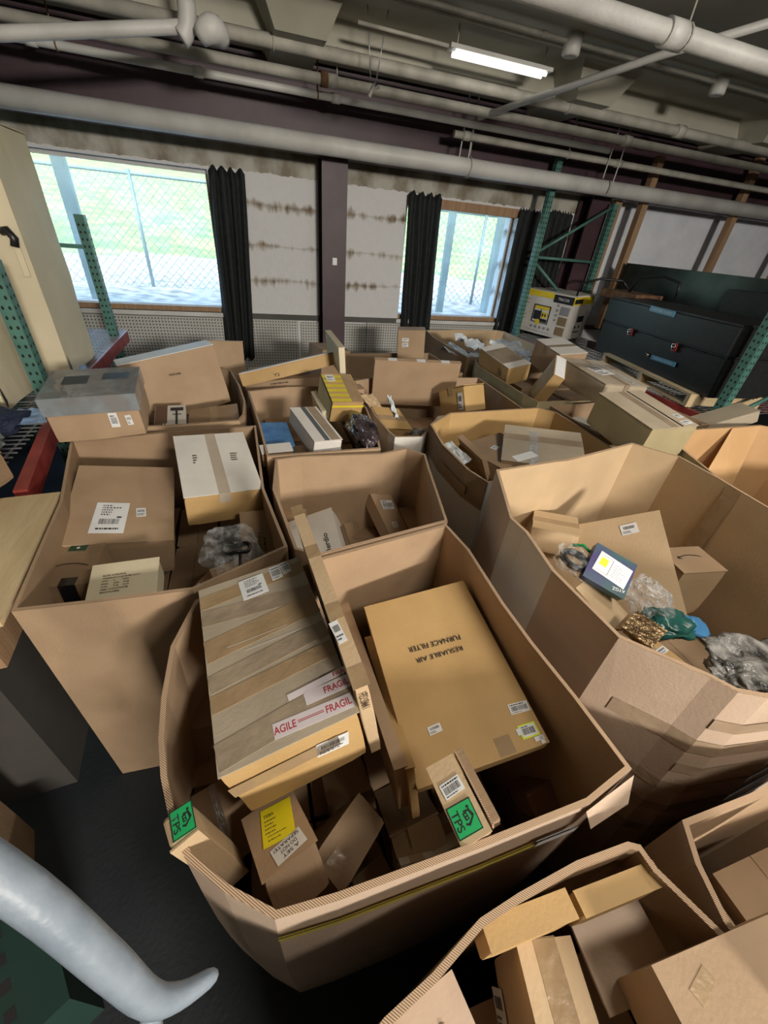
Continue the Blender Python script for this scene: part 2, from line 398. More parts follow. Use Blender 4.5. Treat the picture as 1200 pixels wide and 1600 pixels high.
def mark(root, d, f):
    face, u, v, w, h, ang, kind = f[:7]
    rng = random.Random(int((u + 3) * 1000) + int((v + 3) * 777))
    off = 0.0042 if face == 't' else 0.0012
    M = fmat(face, d, u, v, off, ang)
    if kind in ('slip', 'barcode', 'shipping'):
        lb = plate('shipping_label' if kind == 'shipping' else 'paper_label', M, w, h, M_LABEL, root)
        if kind == 'slip':
            R = bars(-w * 0.36, -h * 0.02, w * 0.72, h * 0.28, rng) + text_lines(w, h * 0.42, 2, rng) 
            R = [(x, y if i < 0 else y, a, b) for i, (x, y, a, b) in enumerate(R)]
            R = bars(-w * 0.36, 0, w * 0.72, h * 0.3, rng) + [(x, y - h * 0.26, a, b) for x, y, a, b in text_lines(w, h * 0.34, 2, rng)]
        elif kind == 'barcode':
            R = bars(-w * 0.4, -h * 0.25, w * 0.8, h * 0.45, rng) + [(x, y + h * 0.35, a, b) for x, y, a, b in text_lines(w, h * 0.25, 1, rng)] + [(x, y - h * 0.38, a, b) for x, y, a, b in text_lines(w, h * 0.15, 1, rng)]
        else:
            R = [(x, y + h * 0.25, a * 0.8, b) for x, y, a, b in text_lines(w * 0.7, h * 0.45, 5, rng)] + bars(-w * 0.3, -h * 0.22, w * 0.6, h * 0.17, rng) + [(x, y - h * 0.36, a, b) for x, y, a, b in text_lines(w * 0.8, h * 0.12, 1, rng)] + [(w * 0.2, -h * 0.02, w * 0.14, h * 0.05)]
        prints('printed_text', M, R, M_INK, lb)
    elif kind in ('green_barcode', 'yellow_barcode'):
        lb = plate('barcode_label', M, w, h, M_YELG if kind[0] == 'y' else M_LABEL, root)
        pl = plate('label_panel', M, w * 0.84, h * 0.8, M_LABEL, lb, t=0.001)
        R = bars(-w * 0.34, -h * 0.25, w * 0.68, h * 0.45, rng) + [(x, y + h * 0.3, a, b) for x, y, a, b in text_lines(w * 0.8, h * 0.2, 1, rng)]
        prints('printed_text', M, R, M_INK, lb, z=0.0013)
    elif kind == 'text':
        lettering('printed_lettering', f[7], M, w, h * 0.85, M_INK if f[7] != 'RESUABLE AIR' else M_INK, root)
    elif kind == 'wtext':
        lettering('printed_lettering', f[7], M, w * 1.3, h, M_LABEL, root)
    elif kind == 'tps':
        lb = plate('green_handling_label', M, w, h, M_GREEN, root)
        lb['label'] = 'green label with a black lifting figure and TPS'
        b = 0.035 * w
        prints('border', M, [(-w / 2, -h / 2, w, b), (-w / 2, h / 2 - b, w, b), (-w / 2, -h / 2, b, h), (w / 2 - b, -h / 2, b, h)], M_INK, lb)
        lettering('letters', 'TPS', M @ Matrix.Translation((0, -h * 0.27, 0)), w * 0.62, h * 0.3, M_INK, lb)
        # person bending over a carton
        bm = bmesh.new()
        def poly(ps):
            bm.faces.new([bm.verts.new(M @ Vector((x * w, y * h, 0.0009))) for x, y in ps])
        poly([(-0.27 + 0.05 * math.cos(a), 0.28 + 0.06 * math.sin(a)) for a in [k * PI / 4 for k in range(8)]])
        poly([(-0.22, 0.30), (0.02, 0.40), (0.08, 0.34), (0.02, 0.28), (-0.2, 0.22)])
        poly([(0.0, 0.36), (0.09, 0.34), (0.26, 0.12), (0.20, 0.08)])
        poly([(0.20, 0.14), (0.27, 0.12), (0.22, -0.03), (0.15, -0.03)])
        poly([(-0.2, 0.24), (-0.14, 0.22), (-0.16, 0.05), (-0.21, 0.05)])
        poly([(-0.16, 0.16), (0.08, 0.19), (0.1, 0.02), (-0.14, -0.01)])
        bobj('pictogram', bm, M_INK, lb)
        prints('pictogram_carton', M, [(-0.1 * w, 0.05 * h, 0.05 * w, 0.08 * h), (0.0, 0.07 * h, 0.05 * w, 0.07 * h)], M_GREEN, lb, z=0.0012)
    elif kind == 'yellow':
        lb = plate('yellow_label', M, w, h, M_YEL, root)
        lb['label'] = 'yellow label with printed lines'
        lettering('letters', 'TEBA', M @ Matrix.Translation((-w * 0.25, h * 0.28, 0)), w * 0.34, h * 0.09, M_INK, lb)
        R = [(x - w * 0.14, y, a, b * 0.6) for x, y, a, b in text_lines(w * 0.62, h * 0.5, 4, rng)] + [(x, y - h * 0.3, a, b * 0.5) for x, y, a, b in text_lines(w * 0.8, h * 0.25, 2, rng)]
        prints('printed_text', M, R, M_BINK, lb)
    elif kind == 'donot':
        lb = plate('white_label', M, w, h, M_LABEL, root)
        for i, t in enumerate(('A SET', 'DO NOT', 'SEPARATE!')):
            lettering('letters', t, M @ Matrix.Translation((0, h * (0.3 - 0.3 * i), 0)), w * (0.85 if i == 2 else 0.55), h * 0.2, M_INK, lb)
    elif kind.startswith('fragile'):
        lb = plate('fragile_tape', M, w, h, plain('white_tape', (0.66, 0.60, 0.62), 0.25), root)
        lb['label'] = 'white tape printed FRAGILE in red'
        if kind == 'fragile':
            lettering('letters', 'AGILE', M @ Matrix.Translation((-w * 0.36, 0, 0)), w * 0.27, h * 0.5, M_RED, lb)
            lettering('letters', 'FRAGIL', M @ Matrix.Translation((w * 0.32, 0, 0)), w * 0.33, h * 0.5, M_RED, lb)
            prints('tape_rule', M, [(-w * 0.2, -h * 0.05, w * 0.33, h * 0.05), (-w * 0.2, h * 0.06, w * 0.33, h * 0.04)], M_RED, lb)
        elif kind == 'fragileb':
            lettering('letters', 'FRAGIL', M @ Matrix.Translation((w * 0.2, 0, 0)), w * 0.55, h * 0.5, M_RED, lb)
        else:
            lettering('letters', 'FRA', M @ Matrix.Translation((w * 0.38, 0, 0)), w * 0.2, h * 0.75, M_RED, lb)
    elif kind == 'purple_label':
        lb = plate('white_label', M, w, h, M_LABEL, root)
        plate('yellow_sticker', M, w * 0.22, h * 0.38, M_YEL, lb, 0.001, -w * 0.3, h * 0.08)
        prints('printed_text', M, [(x + w * 0.22, y, a * 0.6, b * 0.4) for x, y, a, b in text_lines(w * 0.5, h * 0.8, 6, rng)] + [(-w * 0.08, -h * 0.4, 0.0015, h * 0.8), (-w * 0.42, -h * 0.4, w * 0.34, 0.001), (-w * 0.42, h * 0.38, w * 0.34, 0.001)], M_INK, lb)
    elif kind == 'cartontext':
        for i, t in enumerate(('MODEL NO.MX/7KDK', 'VERSION NO: UT.NP, FILTER VALVE 2', 'QTY:      2         UNIT', 'N.W:      2.22     KGS', 'G.W:      2.23     KGS', 'DIMS: 32.5X27X22CM', 'MADE IN CHINA')):
            wd = (0.62, 1.0, 0.72, 0.72, 0.72, 0.7, 0.5)[i]
            lettering('printed_lettering', t, M @ Matrix.Translation((-w / 2 + w * wd / 2, h * (0.45 - i * 0.15), 0)), w * wd, h * 0.09, M_BINK, root)
    elif kind in ('smallprint', 'scrawl'):
        prints('printed_text', M, text_lines(w, h, 1 if kind == 'scrawl' else 4, rng), M_BINK, root)
    elif kind == 'greentape':
        lb = plate('green_seal_tape', M, w, h, M_DGREEN, root)
        bm = bmesh.new(); bm.faces.new([bm.verts.new(M @ Vector((0.006 * math.cos(a), 0.006 * math.sin(a), 0.001))) for a in [k * PI / 6 for k in range(12)]])
        bobj('round_mark', bm, M_LABEL, lb)
    elif kind == 'arrow':
        bm = bmesh.new(); n = 20
        P = []
        for k in range(n + 1):
            t = k / n; x = -w / 2 + w * t; y = h * (1.1 * math.sin(PI * (0.12 + 0.75 * t)) - 0.9)
            P.append((x, y))
        for (a, b) in zip(P, P[1:]):
            bm.faces.new([bm.verts.new(M @ Vector(q)) for q in ((a[0], a[1], .0008), (b[0], b[1], .0008), (b[0], b[1] + .0045, .0008), (a[0], a[1] + .0045, .0008))])
        x, y = P[0]
        bm.faces.new([bm.verts.new(M @ Vector(q)) for q in ((x - .006, y - .004, .0008), (x + .016, y - .006, .0008), (x + .012, y + .0, .0008), (x + .004, y + .002, .0008))])
        bm.faces.new([bm.verts.new(M @ Vector(q)) for q in ((x - .006, y - .004, .0008), (x + .004, y, .0008), (x + .006, y + .012, .0008), (x, y + .010, .0008))])
        bobj('printed_arrow', bm, M_INK, root)
    elif kind == 'plate':
        lb = plate('blue_badge', M, w, h, M_PLATE, root, 0.004)
        lettering('letters', 'WEATHER GUARD', M, w * 0.8, h * 0.4, M_LABEL, lb, z=0.005)
    elif kind == 'latch':
        lb = plate('latch', M, w * 0.5, h * 0.9, plain('red_latch_rim', (0.35, 0.03, 0.03), 0.3), root, 0.008)
        bm = bmesh.new(); q = w * 0.2; e = h * 0.35
        add_tube(bm, [M @ Vector(p) for p in ((-q, e, .014), (q, e, .014), (q * .6, -e, .014), (-q * .6, -e, .014), (-q, e, .014))], 0.005, 6)
        add_tube(bm, [M @ Vector(p) for p in ((-q * .8, 0, .014), (q * .8, 0, .014))], 0.004, 6)
        bobj('chrome_handle', bm, M_CHROME, lb)
    elif kind == 'knob':
        bm = bmesh.new(); add_tube(bm, [M @ Vector((0, 0, 0)), M @ Vector((0, 0, .012)), M @ Vector((0, 0, .02))], [.018, .018, .01], 12)
        bobj('lock_knob', bm, M_CHROME, root)

def body_bm(d, bev=0.003, warp=0.0015, seed=0, sub=6, top_in=0.0):
    """box with softly dented faces and worn corners, base at z=0"""
    bm = bmesh.new()
    bmesh.ops.create_cube(bm, size=1)
    bmesh.ops.subdivide_edges(bm, edges=bm.edges[:], cuts=sub, use_grid_fill=True)
    off = Vector((seed * 3.7, seed * 1.3, seed * 7.1))
    for v in bm.verts:
        c = v.co.copy()
        onf = sum(abs(abs(x) - 0.5) < 1e-5 for x in c)
        p = Vector((c.x * d[0], c.y * d[1], c.z * d[2]))
        k = noise.noise(p * 7 + off) * 0.5 + 0.5
        for i in range(3):
            if abs(abs(c[i]) - 0.5) < 1e-5:
                p[i] -= math.copysign(warp * k * 2 + (bev * 0.5 if onf >= 2 else 0) + (bev * 1.2 * k if onf == 3 else 0), c[i])
        p.z += d[2] / 2
        v.co = p
    return bm

SEED = [0]
CUR = [None]
def carton(key, name, label, cat='box', mat='kraft', seam='y', tape=True, group=None, pose=None, marks=(), warp=0.0015, tmat=None, topm=None, front_seam=False):
    SEED[0] += 1
    c, d, e = pose or BOX[key]
    R = Euler(e, 'XYZ').to_matrix()
    base = Vector(c) - R @ Vector((0, 0, d[2] / 2))
    root = thing(name, label, cat, base, e, group or CUR[0])
    bobj('body', body_bm(d, seed=SEED[0], warp=warp), KR[mat] if isinstance(mat, str) else mat, root)
    g = 0.0012
    fm = KR[topm] if topm else (KR[mat] if isinstance(mat, str) else mat)
    z0, z1 = d[2] - 0.0015, d[2] + 0.0028
    if seam:
        hx, hy = d[0] / 2 - 0.001, d[1] / 2 - 0.001
        rects = ((-hx, -hy, -g, hy), (g, -hy, hx, hy)) if seam == 'y' else ((-hx, -hy, hx, -g), (-hx, g, hx, hy))
        for r_ in rects:
            bobj('flap', boxm((r_[0], r_[1], z0), (r_[2], r_[3], z1)), fm, root)
        if tape:
            tw = min(0.024, min(d[0], d[1]) * 0.2)
            bm = bmesh.new(); drop = min(0.06, d[2] * 0.3)
            if seam == 'y':
                add_box(bm, (-tw, -hy - .0012, z1 - .001), (tw, hy + .0012, z1 + .0006))
                for s in (-1, 1):
                    a, b = sorted((s * (hy + .0005), s * (hy + .0022))); add_box(bm, (-tw, a, d[2] - drop), (tw, b, z1 + .0006))
            else:
                add_box(bm, (-hx - .0012, -tw, z1 - .001), (hx + .0012, tw, z1 + .0006))
                for s in (-1, 1):
                    a, b = sorted((s * (hx + .0005), s * (hx + .0022))); add_box(bm, (a, -tw, d[2] - drop), (b, tw, z1 + .0006))
            bobj('tape', bm, tmat or M_TAPE, root)
    else:
        bobj('top_panel', boxm((-d[0] / 2 + .001, -d[1] / 2 + .001, z0), (d[0] / 2 - .001, d[1] / 2 - .001, z1)), fm, root)
    for f in MARK.get(key, ()): mark(root, d, f)
    for f in marks: mark(root, d, f)
    return root

def gaylord(name, label, rim, z, inner='kraft', outer='kraft', lit_seg=None, th=0.012, bottom=None, zb=0.0, bulge=0.0, group=None, floorz=0.02):
    """open-topped bulk carton: rim polygon (x, y[, dz]) counter-clockwise or not, walls down to the floor"""
    P = [Vector((p[0], p[1], z + (p[2] if len(p) > 2 else 0))) for p in rim]
    area = sum(a.x * b.y - b.x * a.y for a, b in zip(P, P[1:] + P[:1]))
    if area < 0:
        P = P[::-1]
        if lit_seg: lit_seg = [len(P) - 2 - i for i in lit_seg]
    n = len(P)
    cx = sum(p.x for p in P) / n; cy = sum(p.y for p in P) / n
    root = thing(name, label, 'bulk box', (cx, cy, zb), (0, 0, 0), group or 'open bulk cartons standing on the floor')
    O = Vector((cx, cy, zb))
    def inset(Q, t):
        out = []
        for i in range(len(Q)):
            a, b, c = Q[i - 1], Q[i], Q[(i + 1) % len(Q)]
            d1 = Vector((b.x - a.x, b.y - a.y)).normalized(); d2 = Vector((c.x - b.x, c.y - b.y)).normalized()
            n1 = Vector((-d1.y, d1.x)); n2 = Vector((-d2.y, d2.x)); nn = (n1 + n2)
            if nn.length < 1e-3: nn = n1
            nn.normalize(); k = t / max(0.4, nn.dot(n1))
            out.append(Vector((b.x + nn.x * k, b.y + nn.y * k, b.z)))
        return out
    if bottom: B = [Vector((p[0], p[1], zb)) for p in bottom]
    else: B = [Vector((cx + (p.x - cx) * 0.995, cy + (p.y - cy) * 0.995, zb)) for p in P]
    I = inset(P, th); BI = inset(B, th)
    bm = bmesh.new(); LV = 5
    def ringset(T, Bq, bu):
        rows = []
        for k in range(LV + 1):
            t = k / LV; row = []
            for i in range(n):
                v = T[i].lerp(Bq[i], t)
                s = bu * math.sin(PI * t); dx = Vector((T[i].x - cx, T[i].y - cy, 0)).normalized()
                w = noise.noise(v * 3.1) * 0.0004 * math.sin(PI * t)
                row.append(bm.verts.new(v + dx * (s + w) - O))
            rows.append(row)
        return rows
    ro = ringset(P, B, bulge); ri = ringset(I, BI, bulge)
    for k in range(LV):
        for i in range(n):
            j = (i + 1) % n
            f = bm.faces.new((ro[k][i], ro[k + 1][i], ro[k + 1][j], ro[k][j])); f.material_index = 1 if (lit_seg is None or i not in lit_seg) else 2
            f = bm.faces.new((ri[k][i], ri[k][j], ri[k + 1][j], ri[k + 1][i])); f.material_index = 0
    for i in range(n):
        j = (i + 1) % n
        f = bm.faces.new((ro[0][i], ro[0][j], ri[0][j], ri[0][i])); f.material_index = 0
    bm.faces.new([v for v in ri[-1]])
    me = bpy.data.meshes.new('wall_panels'); bm.to_mesh(me); bm.free()
    link('wall_panels', me, [KR[inner], KR[outer], KR['white']], root)
    # corrugated raw edge strip on top of the rim
    bm = bmesh.new()
    for i in range(n):
        j = (i + 1) % n
        q = [P[i], P[j], I[j], I[i]]
        bm.faces.new([bm.verts.new(p + Vector((0, 0, 0.0015)) - O) for p in q])
    bobj('corrugated_edge', bm, M_CORR, root)
    return root, O

def wall_strip(root, O, P, z0, z1, mat, name, out=0.003, Q=None, zr=1.0):
    """flat strip following the outer wall; P plan points at the rim height zr, Q the matching points at the floor"""
    Q = Q or P
    def at(i, z, k):
        a = Vector(P[max(i - 1, 0)]); c = Vector(P[min(i + 1, len(P) - 1)])
        d = (c - a).normalized(); nn = Vector((d.y, -d.x)) * k
        t = (zr - z) / zr
        q = Vector(P[i]).lerp(Vector(Q[i]), t) + nn
        return Vector((q.x, q.y, z)) - O
    bm = bmesh.new()
    for i in range(len(P) - 1):
        f = [bm.verts.new(at(k, z, out)) for k, z in ((i, z0), (i + 1, z0), (i + 1, z1), (i, z1))]
        bm.faces.new(f)
        g = [bm.verts.new(at(k, z, out * .5)) for k, z in ((i, z1), (i + 1, z1), (i + 1, z0), (i, z0))]
        bm.faces.new(g)
    return bobj(name, bm, mat, root)

def blob(name, label, cat, c, size, mat, seed=1, rough=0.35, rot=(0, 0, 0), sub=4, flat=False, part='film'):
    """crumpled bag: noise-folded ellipsoid"""
    root = thing(name, label, cat, (c[0], c[1], c[2] - size[2] / 2), rot)
    bm = bmesh.new(); bmesh.ops.create_icosphere(bm, subdivisions=5, radius=0.5)
    sv = Vector((seed, seed * .37, 0))
    for v in bm.verts:
        p = v.co.normalized()
        k = 1 + rough * (0.9 * noise.noise(p * 1.7 + sv) - 0.45 * abs(noise.noise(p * 3.6 + sv)) - 0.22 * abs(noise.noise(p * 8 + sv)))
        q = Vector([math.copysign(abs(x) ** 0.75, x) for x in p]) * 0.5 * k
        v.co = Vector((q.x * size[0], q.y * size[1], q.z * size[2] + size[2] / 2))
    bobj(part, bm, mat, root, smooth=True)
    return root
def sheet(name, c, w, h, rot, mat, parent=None, amp=0.01, seed=0, n=10):
    bm = bmesh.new()
    R = Euler(rot).to_matrix()
    V = [[bm.verts.new(R @ Vector(((i / n - .5) * w, (j / n - .5) * h, amp * noise.noise(Vector((i * .45, j * .45, seed))) * 2)) + Vector(c)) for j in range(n + 1)] for i in range(n + 1)]
    for i in range(n):
        for j in range(n):
            bm.faces.new((V[i][j], V[i + 1][j], V[i + 1][j + 1], V[i][j + 1]))
    return bobj(name, bm, mat, parent, smooth=False)

BOX={
'wrapped':((-0.777,2.370,1.241),(0.400,0.345,0.231),(0.088,-0.029,0.078)),
'slantbig':((-0.513,3.099,1.119),(0.608,0.201,0.411),(-0.077,-0.154,0.313)),
'ipbox':((-0.514,2.627,0.998),(0.178,0.376,0.100),(0.048,0.024,0.096)),
'brownip':((-0.251,2.617,0.979),(0.305,0.291,0.150),(0.060,-0.096,0.048)),
'bigleft':((-0.634,1.774,0.905),(0.406,0.547,0.203),(0.118,0.165,0.100)),
'whitetop':((-0.212,1.840,1.057),(0.334,0.456,0.176),(0.189,0.059,0.172)),
'printed':((-0.055,1.470,0.880),(0.135,0.340,0.070),(0.489,0.000,0.000)),
'undercable':((-0.149,1.270,0.833),(0.159,0.116,0.200),(-0.199,-0.052,0.265)),
'smile':((-0.724,1.366,0.866),(0.175,0.239,0.250),(-0.031,0.034,-0.017)),
'whiteprint':((-0.499,1.194,0.992),(0.211,0.173,0.100),(0.149,0.024,0.047)),
'fragile':((-0.015,0.704,1.064),(0.314,0.545,0.252),(0.016,-0.155,0.126)),
'longthin':((0.158,0.774,1.134),(0.038,0.628,0.412),(0.039,-0.179,0.083)),
'filter':((0.520,0.674,0.901),(0.409,0.606,0.060),(0.113,-0.154,-0.019)),
'panela':((0.329,0.660,0.743),(0.030,0.597,0.200),(-0.306,-0.117,-0.038)),
'panelb':((0.281,0.751,0.771),(0.040,0.718,0.200),(-0.164,-0.100,0.020)),
'sliver':((0.490,1.015,0.732),(0.201,0.527,0.060),(-0.483,-0.209,-0.056)),
'tpsbox':((0.344,0.265,1.063),(0.073,0.163,0.080),(-0.040,-0.277,0.100)),
'glossy':((0.742,0.325,0.645),(0.167,0.127,0.079),(0.312,-1.088,-1.790)),
'tapeda':((0.340,0.382,0.536),(0.157,0.325,0.150),(-0.917,-0.167,0.069)),
'tapedb':((0.300,0.273,0.591),(0.103,0.123,0.120),(-0.726,0.016,-0.048)),
'tapedc':((0.409,0.283,0.596),(0.090,0.121,0.120),(-0.609,-0.179,0.085)),
'darka':((0.191,0.328,0.460),(0.113,0.215,0.150),(-0.891,-0.179,0.302)),
'darkb':((0.169,0.533,0.495),(0.156,0.135,0.150),(1.081,-0.084,0.051)),
'yellowsticker':((-0.041,0.335,0.868),(0.132,0.185,0.140),(-0.482,-0.038,0.326)),
'tpssmall':((-0.198,0.361,0.967),(0.318,0.056,0.064),(1.054,1.383,-0.128)),
'darktape':((-0.187,0.491,0.735),(0.123,0.194,0.100),(0.668,-0.844,-0.246)),
'fronta':((0.058,0.372,0.570),(0.416,0.112,0.200),(1.003,-1.200,-0.355)),
'leftwalla':((-0.309,0.789,0.664),(0.084,0.188,0.200),(-0.337,0.201,0.088)),
'leftwallb':((-0.288,0.622,0.580),(0.071,0.173,0.200),(-0.533,0.205,0.051)),
'herdio':((0.306,1.825,0.514),(0.290,0.261,0.435),(0.471,-0.364,-0.109)),
'midlong':((0.669,1.793,0.727),(0.149,0.279,0.087),(0.527,0.192,0.375)),
'midflat':((0.848,1.777,0.636),(0.137,0.219,0.150),(0.038,-0.042,-0.007)),
'midtaped':((0.467,1.839,0.559),(0.214,0.146,0.150),(0.739,0.406,0.570)),
'midback':((0.513,1.898,0.549),(0.218,0.307,0.120),(-0.065,0.176,-0.013)),
'flatbig':((1.405,0.950,0.905),(0.590,0.510,0.050),(0.561,-0.582,-0.703)),
'purple':((1.175,0.763,1.145),(0.159,0.152,0.040),(0.511,0.259,-0.766)),
'krafttan':((1.108,0.705,1.028),(0.166,0.177,0.100),(0.359,0.192,0.420)),
'kraftlabel':((1.120,0.375,1.050),(0.120,0.270,0.100),(0.000,0.000,0.244)),
'smiletwo':((1.820,0.860,0.860),(0.230,0.170,0.280),(0.000,0.000,-0.140)),
'triangle':((1.324,1.194,0.966),(0.208,0.207,0.120),(-0.131,-0.097,-0.664)),
'fivethin':((1.210,1.840,1.052),(0.035,0.274,0.181),(0.043,-0.491,0.051)),
'fiveflat':((1.613,1.770,1.090),(0.460,0.440,0.100),(0.105,-0.070,-0.576)),
'blue':((0.103,2.260,1.040),(0.162,0.272,0.070),(0.112,0.057,0.081)),
'whitelong':((0.318,2.195,1.113),(0.174,0.388,0.097),(0.139,0.084,0.250)),
'whiteslim':((0.428,2.651,1.030),(0.040,0.301,0.200),(0.110,-0.132,0.072)),
'yellow':((0.550,2.579,1.168),(0.214,0.308,0.157),(0.307,0.062,0.112)),
'ytwo':((0.270,3.156,1.195),(0.708,0.176,0.093),(-0.215,-0.249,-0.079)),
'scribble':((0.248,3.285,1.094),(0.584,0.300,0.079),(0.106,-0.119,-0.186)),
'upright':((0.614,3.085,1.340),(0.047,0.560,0.186),(-0.006,-0.078,-0.012)),
'thinboard':((1.283,3.072,1.097),(0.705,0.046,0.398),(0.228,-0.004,-0.173)),
'labeltall':((1.595,4.054,1.197),(0.278,0.154,0.268),(0.027,-0.070,-0.308)),
'tenlabel':((1.591,2.788,1.052),(0.284,0.236,0.199),(-0.055,-0.443,-1.227)),
'tenopen':((0.877,2.541,0.948),(0.265,0.218,0.200),(0.405,0.237,0.373)),
'twelvea':((2.164,3.193,1.224),(0.230,0.456,0.153),(0.130,-0.165,0.083)),
'twelveb':((2.057,2.509,1.256),(0.056,0.324,0.204),(-0.779,-0.023,-1.332)),
'thirteena':((2.744,3.211,1.272),(0.311,0.358,0.224),(0.139,-0.047,0.044)),
'thirteenb':((2.528,2.428,1.304),(0.418,0.498,0.148),(0.098,0.060,0.025)),
'olive':((2.177,1.692,1.286),(0.329,0.443,0.201),(0.109,-0.029,-0.008)),
'greyflat':((3.327,1.948,1.159),(0.379,0.187,0.091),(-0.038,-0.371,-0.231)),
'fourlong':((0.590,0.044,1.035),(0.198,0.042,0.090),(0.000,0.000,-0.035)),
'fourkraft':((0.400,-0.100,0.900),(0.115,0.270,0.200),(0.000,0.000,-0.209)),
'fourpink':((0.179,-0.041,0.940),(0.150,0.150,0.120),(0.000,0.000,0.192)),
'fourwhite':((0.585,-0.030,0.972),(0.170,0.130,0.006),(0.000,0.000,-0.070)),
'chest':((4.150,3.250,1.441),(1.870,0.500,0.577),(0.035,-0.017,-1.780)),
'generator':((4.156,5.221,1.373),(0.772,0.474,0.537),(0.040,0.012,-1.212)),
'pallet':((4.097,2.753,1.099),(1.274,1.000,0.098),(-0.095,-0.036,-1.828)),
'fivebrown':((1.400,1.870,1.030),(0.400,0.340,0.100),(0.000,0.000,0.367)),
'fourlongb':((0.390,0.057,1.030),(0.187,0.047,0.090),(0.000,0.000,-0.035)),
'bigbrown':((0.810,-0.225,1.050),(0.560,0.320,0.150),(0.000,0.000,-0.052)),
'paleright':((0.830,-0.200,1.165),(0.200,0.130,0.070),(0.000,0.000,0.524)),
}
MARK={
'wrapped':[('f', 0.0741, -0.012, 0.0384, 0.0785, -0.029, 'green_barcode'), ('f', 0.1393, -0.0181, 0.0263, 0.0543, 0.051, 'slip')],
'bigleft':[('t', -0.0423, -0.1143, 0.123, 0.1974, -0.061, 'shipping'), ('t', 0.0711, -0.0838, 0.0375, 0.0573, 0.072, 'slip')],
'fragile':[('t', -0.0008, 0.2105, 0.0752, 0.0796, 0.062, 'shipping'), ('t', 0.0727, 0.2357, 0.0332, 0.0548, 0.057, 'barcode'), ('t', 0.1053, 0.2432, 0.0264, 0.0502, 0.087, 'barcode'), ('t', 0.0596, -0.2355, 0.1833, 0.0348, -0.038, 'fragile'), ('t', 0.1055, -0.1912, 0.1103, 0.0322, -0.008, 'fragileb'), ('t', 0.0876, -0.1659, 0.1469, 0.016, 0.071, 'fragilec'), ('f', 0.0786, 0.0357, 0.0782, 0.0628, -0.102, 'slip')],
'longthin':[('t', -0.0086, -0.1792, 0.0216, 0.0622, 0.12, 'slip')],
'filter':[('t', -0.0026, 0.0407, 0.1696, 0.0195, 3.13, 'text', 'RESUABLE AIR'), ('t', -0.0035, 0.0831, 0.1903, 0.0224, 3.108, 'text', 'FURNACE FILTER'), ('t', -0.1031, -0.174, 0.041, 0.0239, 0.074, 'slip'), ('t', 0.1668, -0.191, 0.0628, 0.0304, -0.067, 'barcode'), ('t', 0.1611, -0.2567, 0.0565, 0.0383, -0.019, 'yellow_barcode')],
'tpsbox':[('t', -0.0002, 0.021, 0.0491, 0.0307, 0.069, 'barcode'), ('t', -0.005, -0.0393, 0.0595, 0.0559, -1.587, 'tps')],
'tpssmall':[('l', -0.0075, -0.0011, 0.0557, 0.0436, 1.455, 'tps')],
'yellowsticker':[('t', 0.0058, 0.0165, 0.0747, 0.1025, -0.204, 'yellow'), ('t', 0.0079, -0.0587, 0.0734, 0.0436, -3.02, 'donot')],
'herdio':[('t', 0.071, -0.0752, 0.1242, 0.0334, 1.585, 'text', 'Herdio')],
'purple':[('t', 0.0056, 0.0053, 0.1251, 0.0845, -0.078, 'purple_label'), ('t', 0.0501, -0.0534, 0.0354, 0.012, -2.903, 'wtext', 'AYGZ')],
'flatbig':[('t', 0.1663, 0.186, 0.0665, 0.05, 0.097, 'slip')],
'kraftlabel':[('t', 0.0319, 0.075, 0.0456, 0.0201, -0.027, 'slip')],
'midlong':[('t', 0.0127, 0.0523, 0.0836, 0.0608, -0.123, 'barcode'), ('t', -0.0043, -0.0802, 0.035, 0.0367, -0.16, 'slip')],
'labeltall':[('f', -0.0595, 0.0451, 0.0666, 0.0334, 0.014, 'slip'), ('f', -0.0607, -0.0028, 0.0628, 0.0411, 0.096, 'slip')],
'tenlabel':[('f', 0.0965, -0.0114, 0.0479, 0.1283, -0.004, 'slip')],
'yellow':[('t', -0.0538, 0.1026, 0.0581, 0.0705, 0.051, 'slip')],
'whitelong':[('f', 0.0089, -0.0258, 0.1521, 0.0387, -0.003, 'shipping')],
'blue':[('f', -0.0458, 0.0057, 0.0332, 0.0293, 0.012, 'slip'), ('f', -0.0058, 0.0107, 0.0261, 0.026, 0.058, 'slip')],
'ytwo':[('f', -0.0892, -0.0158, 0.0436, 0.0263, -0.05, 'text', 'Y2')],
'whiteprint':[('t', -0.0086, -0.0083, 0.114, 0.0792, -0.007, 'cartontext')],
'whitetop':[('t', -0.0891, 0.0293, 0.0242, 0.0857, -0.042, 'smallprint'), ('t', 0.0863, 0.0258, 0.0444, 0.0781, -0.062, 'smallprint')],
'smile':[('t', -0.0032, 0.0964, 0.0593, 0.0357, -0.064, 'greentape'), ('t', -0.0046, -0.0069, 0.1307, 0.03, 0.012, 'arrow')],
'slantbig':[('f', 0.0171, 0.0794, 0.1274, 0.0323, -0.092, 'scrawl')],
'chest':[('f', 0.006, 0.2618, 0.3655, 0.0481, -0.018, 'plate'), ('f', 0.2777, -0.1357, 0.3454, 0.0397, 0.026, 'plate'), ('f', -0.3479, 0.0113, 0.1483, 0.0732, 0.123, 'latch'), ('f', 0.3537, 0.0043, 0.12, 0.0791, 0.151, 'latch'), ('f', 0.0437, -0.134, 0.0901, 0.0407, 0.123, 'knob')],
'fourkraft':[('l', -0.0635, -0.1003, 0.0677, 0.0592, 1.419, 'slip')],
'thirteenb':[('t', -0.0348, 0.0204, 0.16, 0.1738, 0.252, 'slip')],
'olive':[('t', 0.1218, -0.1099, 0.0475, 0.0404, 0.074, 'slip'), ('t', 0.111, -0.1805, 0.0676, 0.0357, 0.092, 'slip')],
}


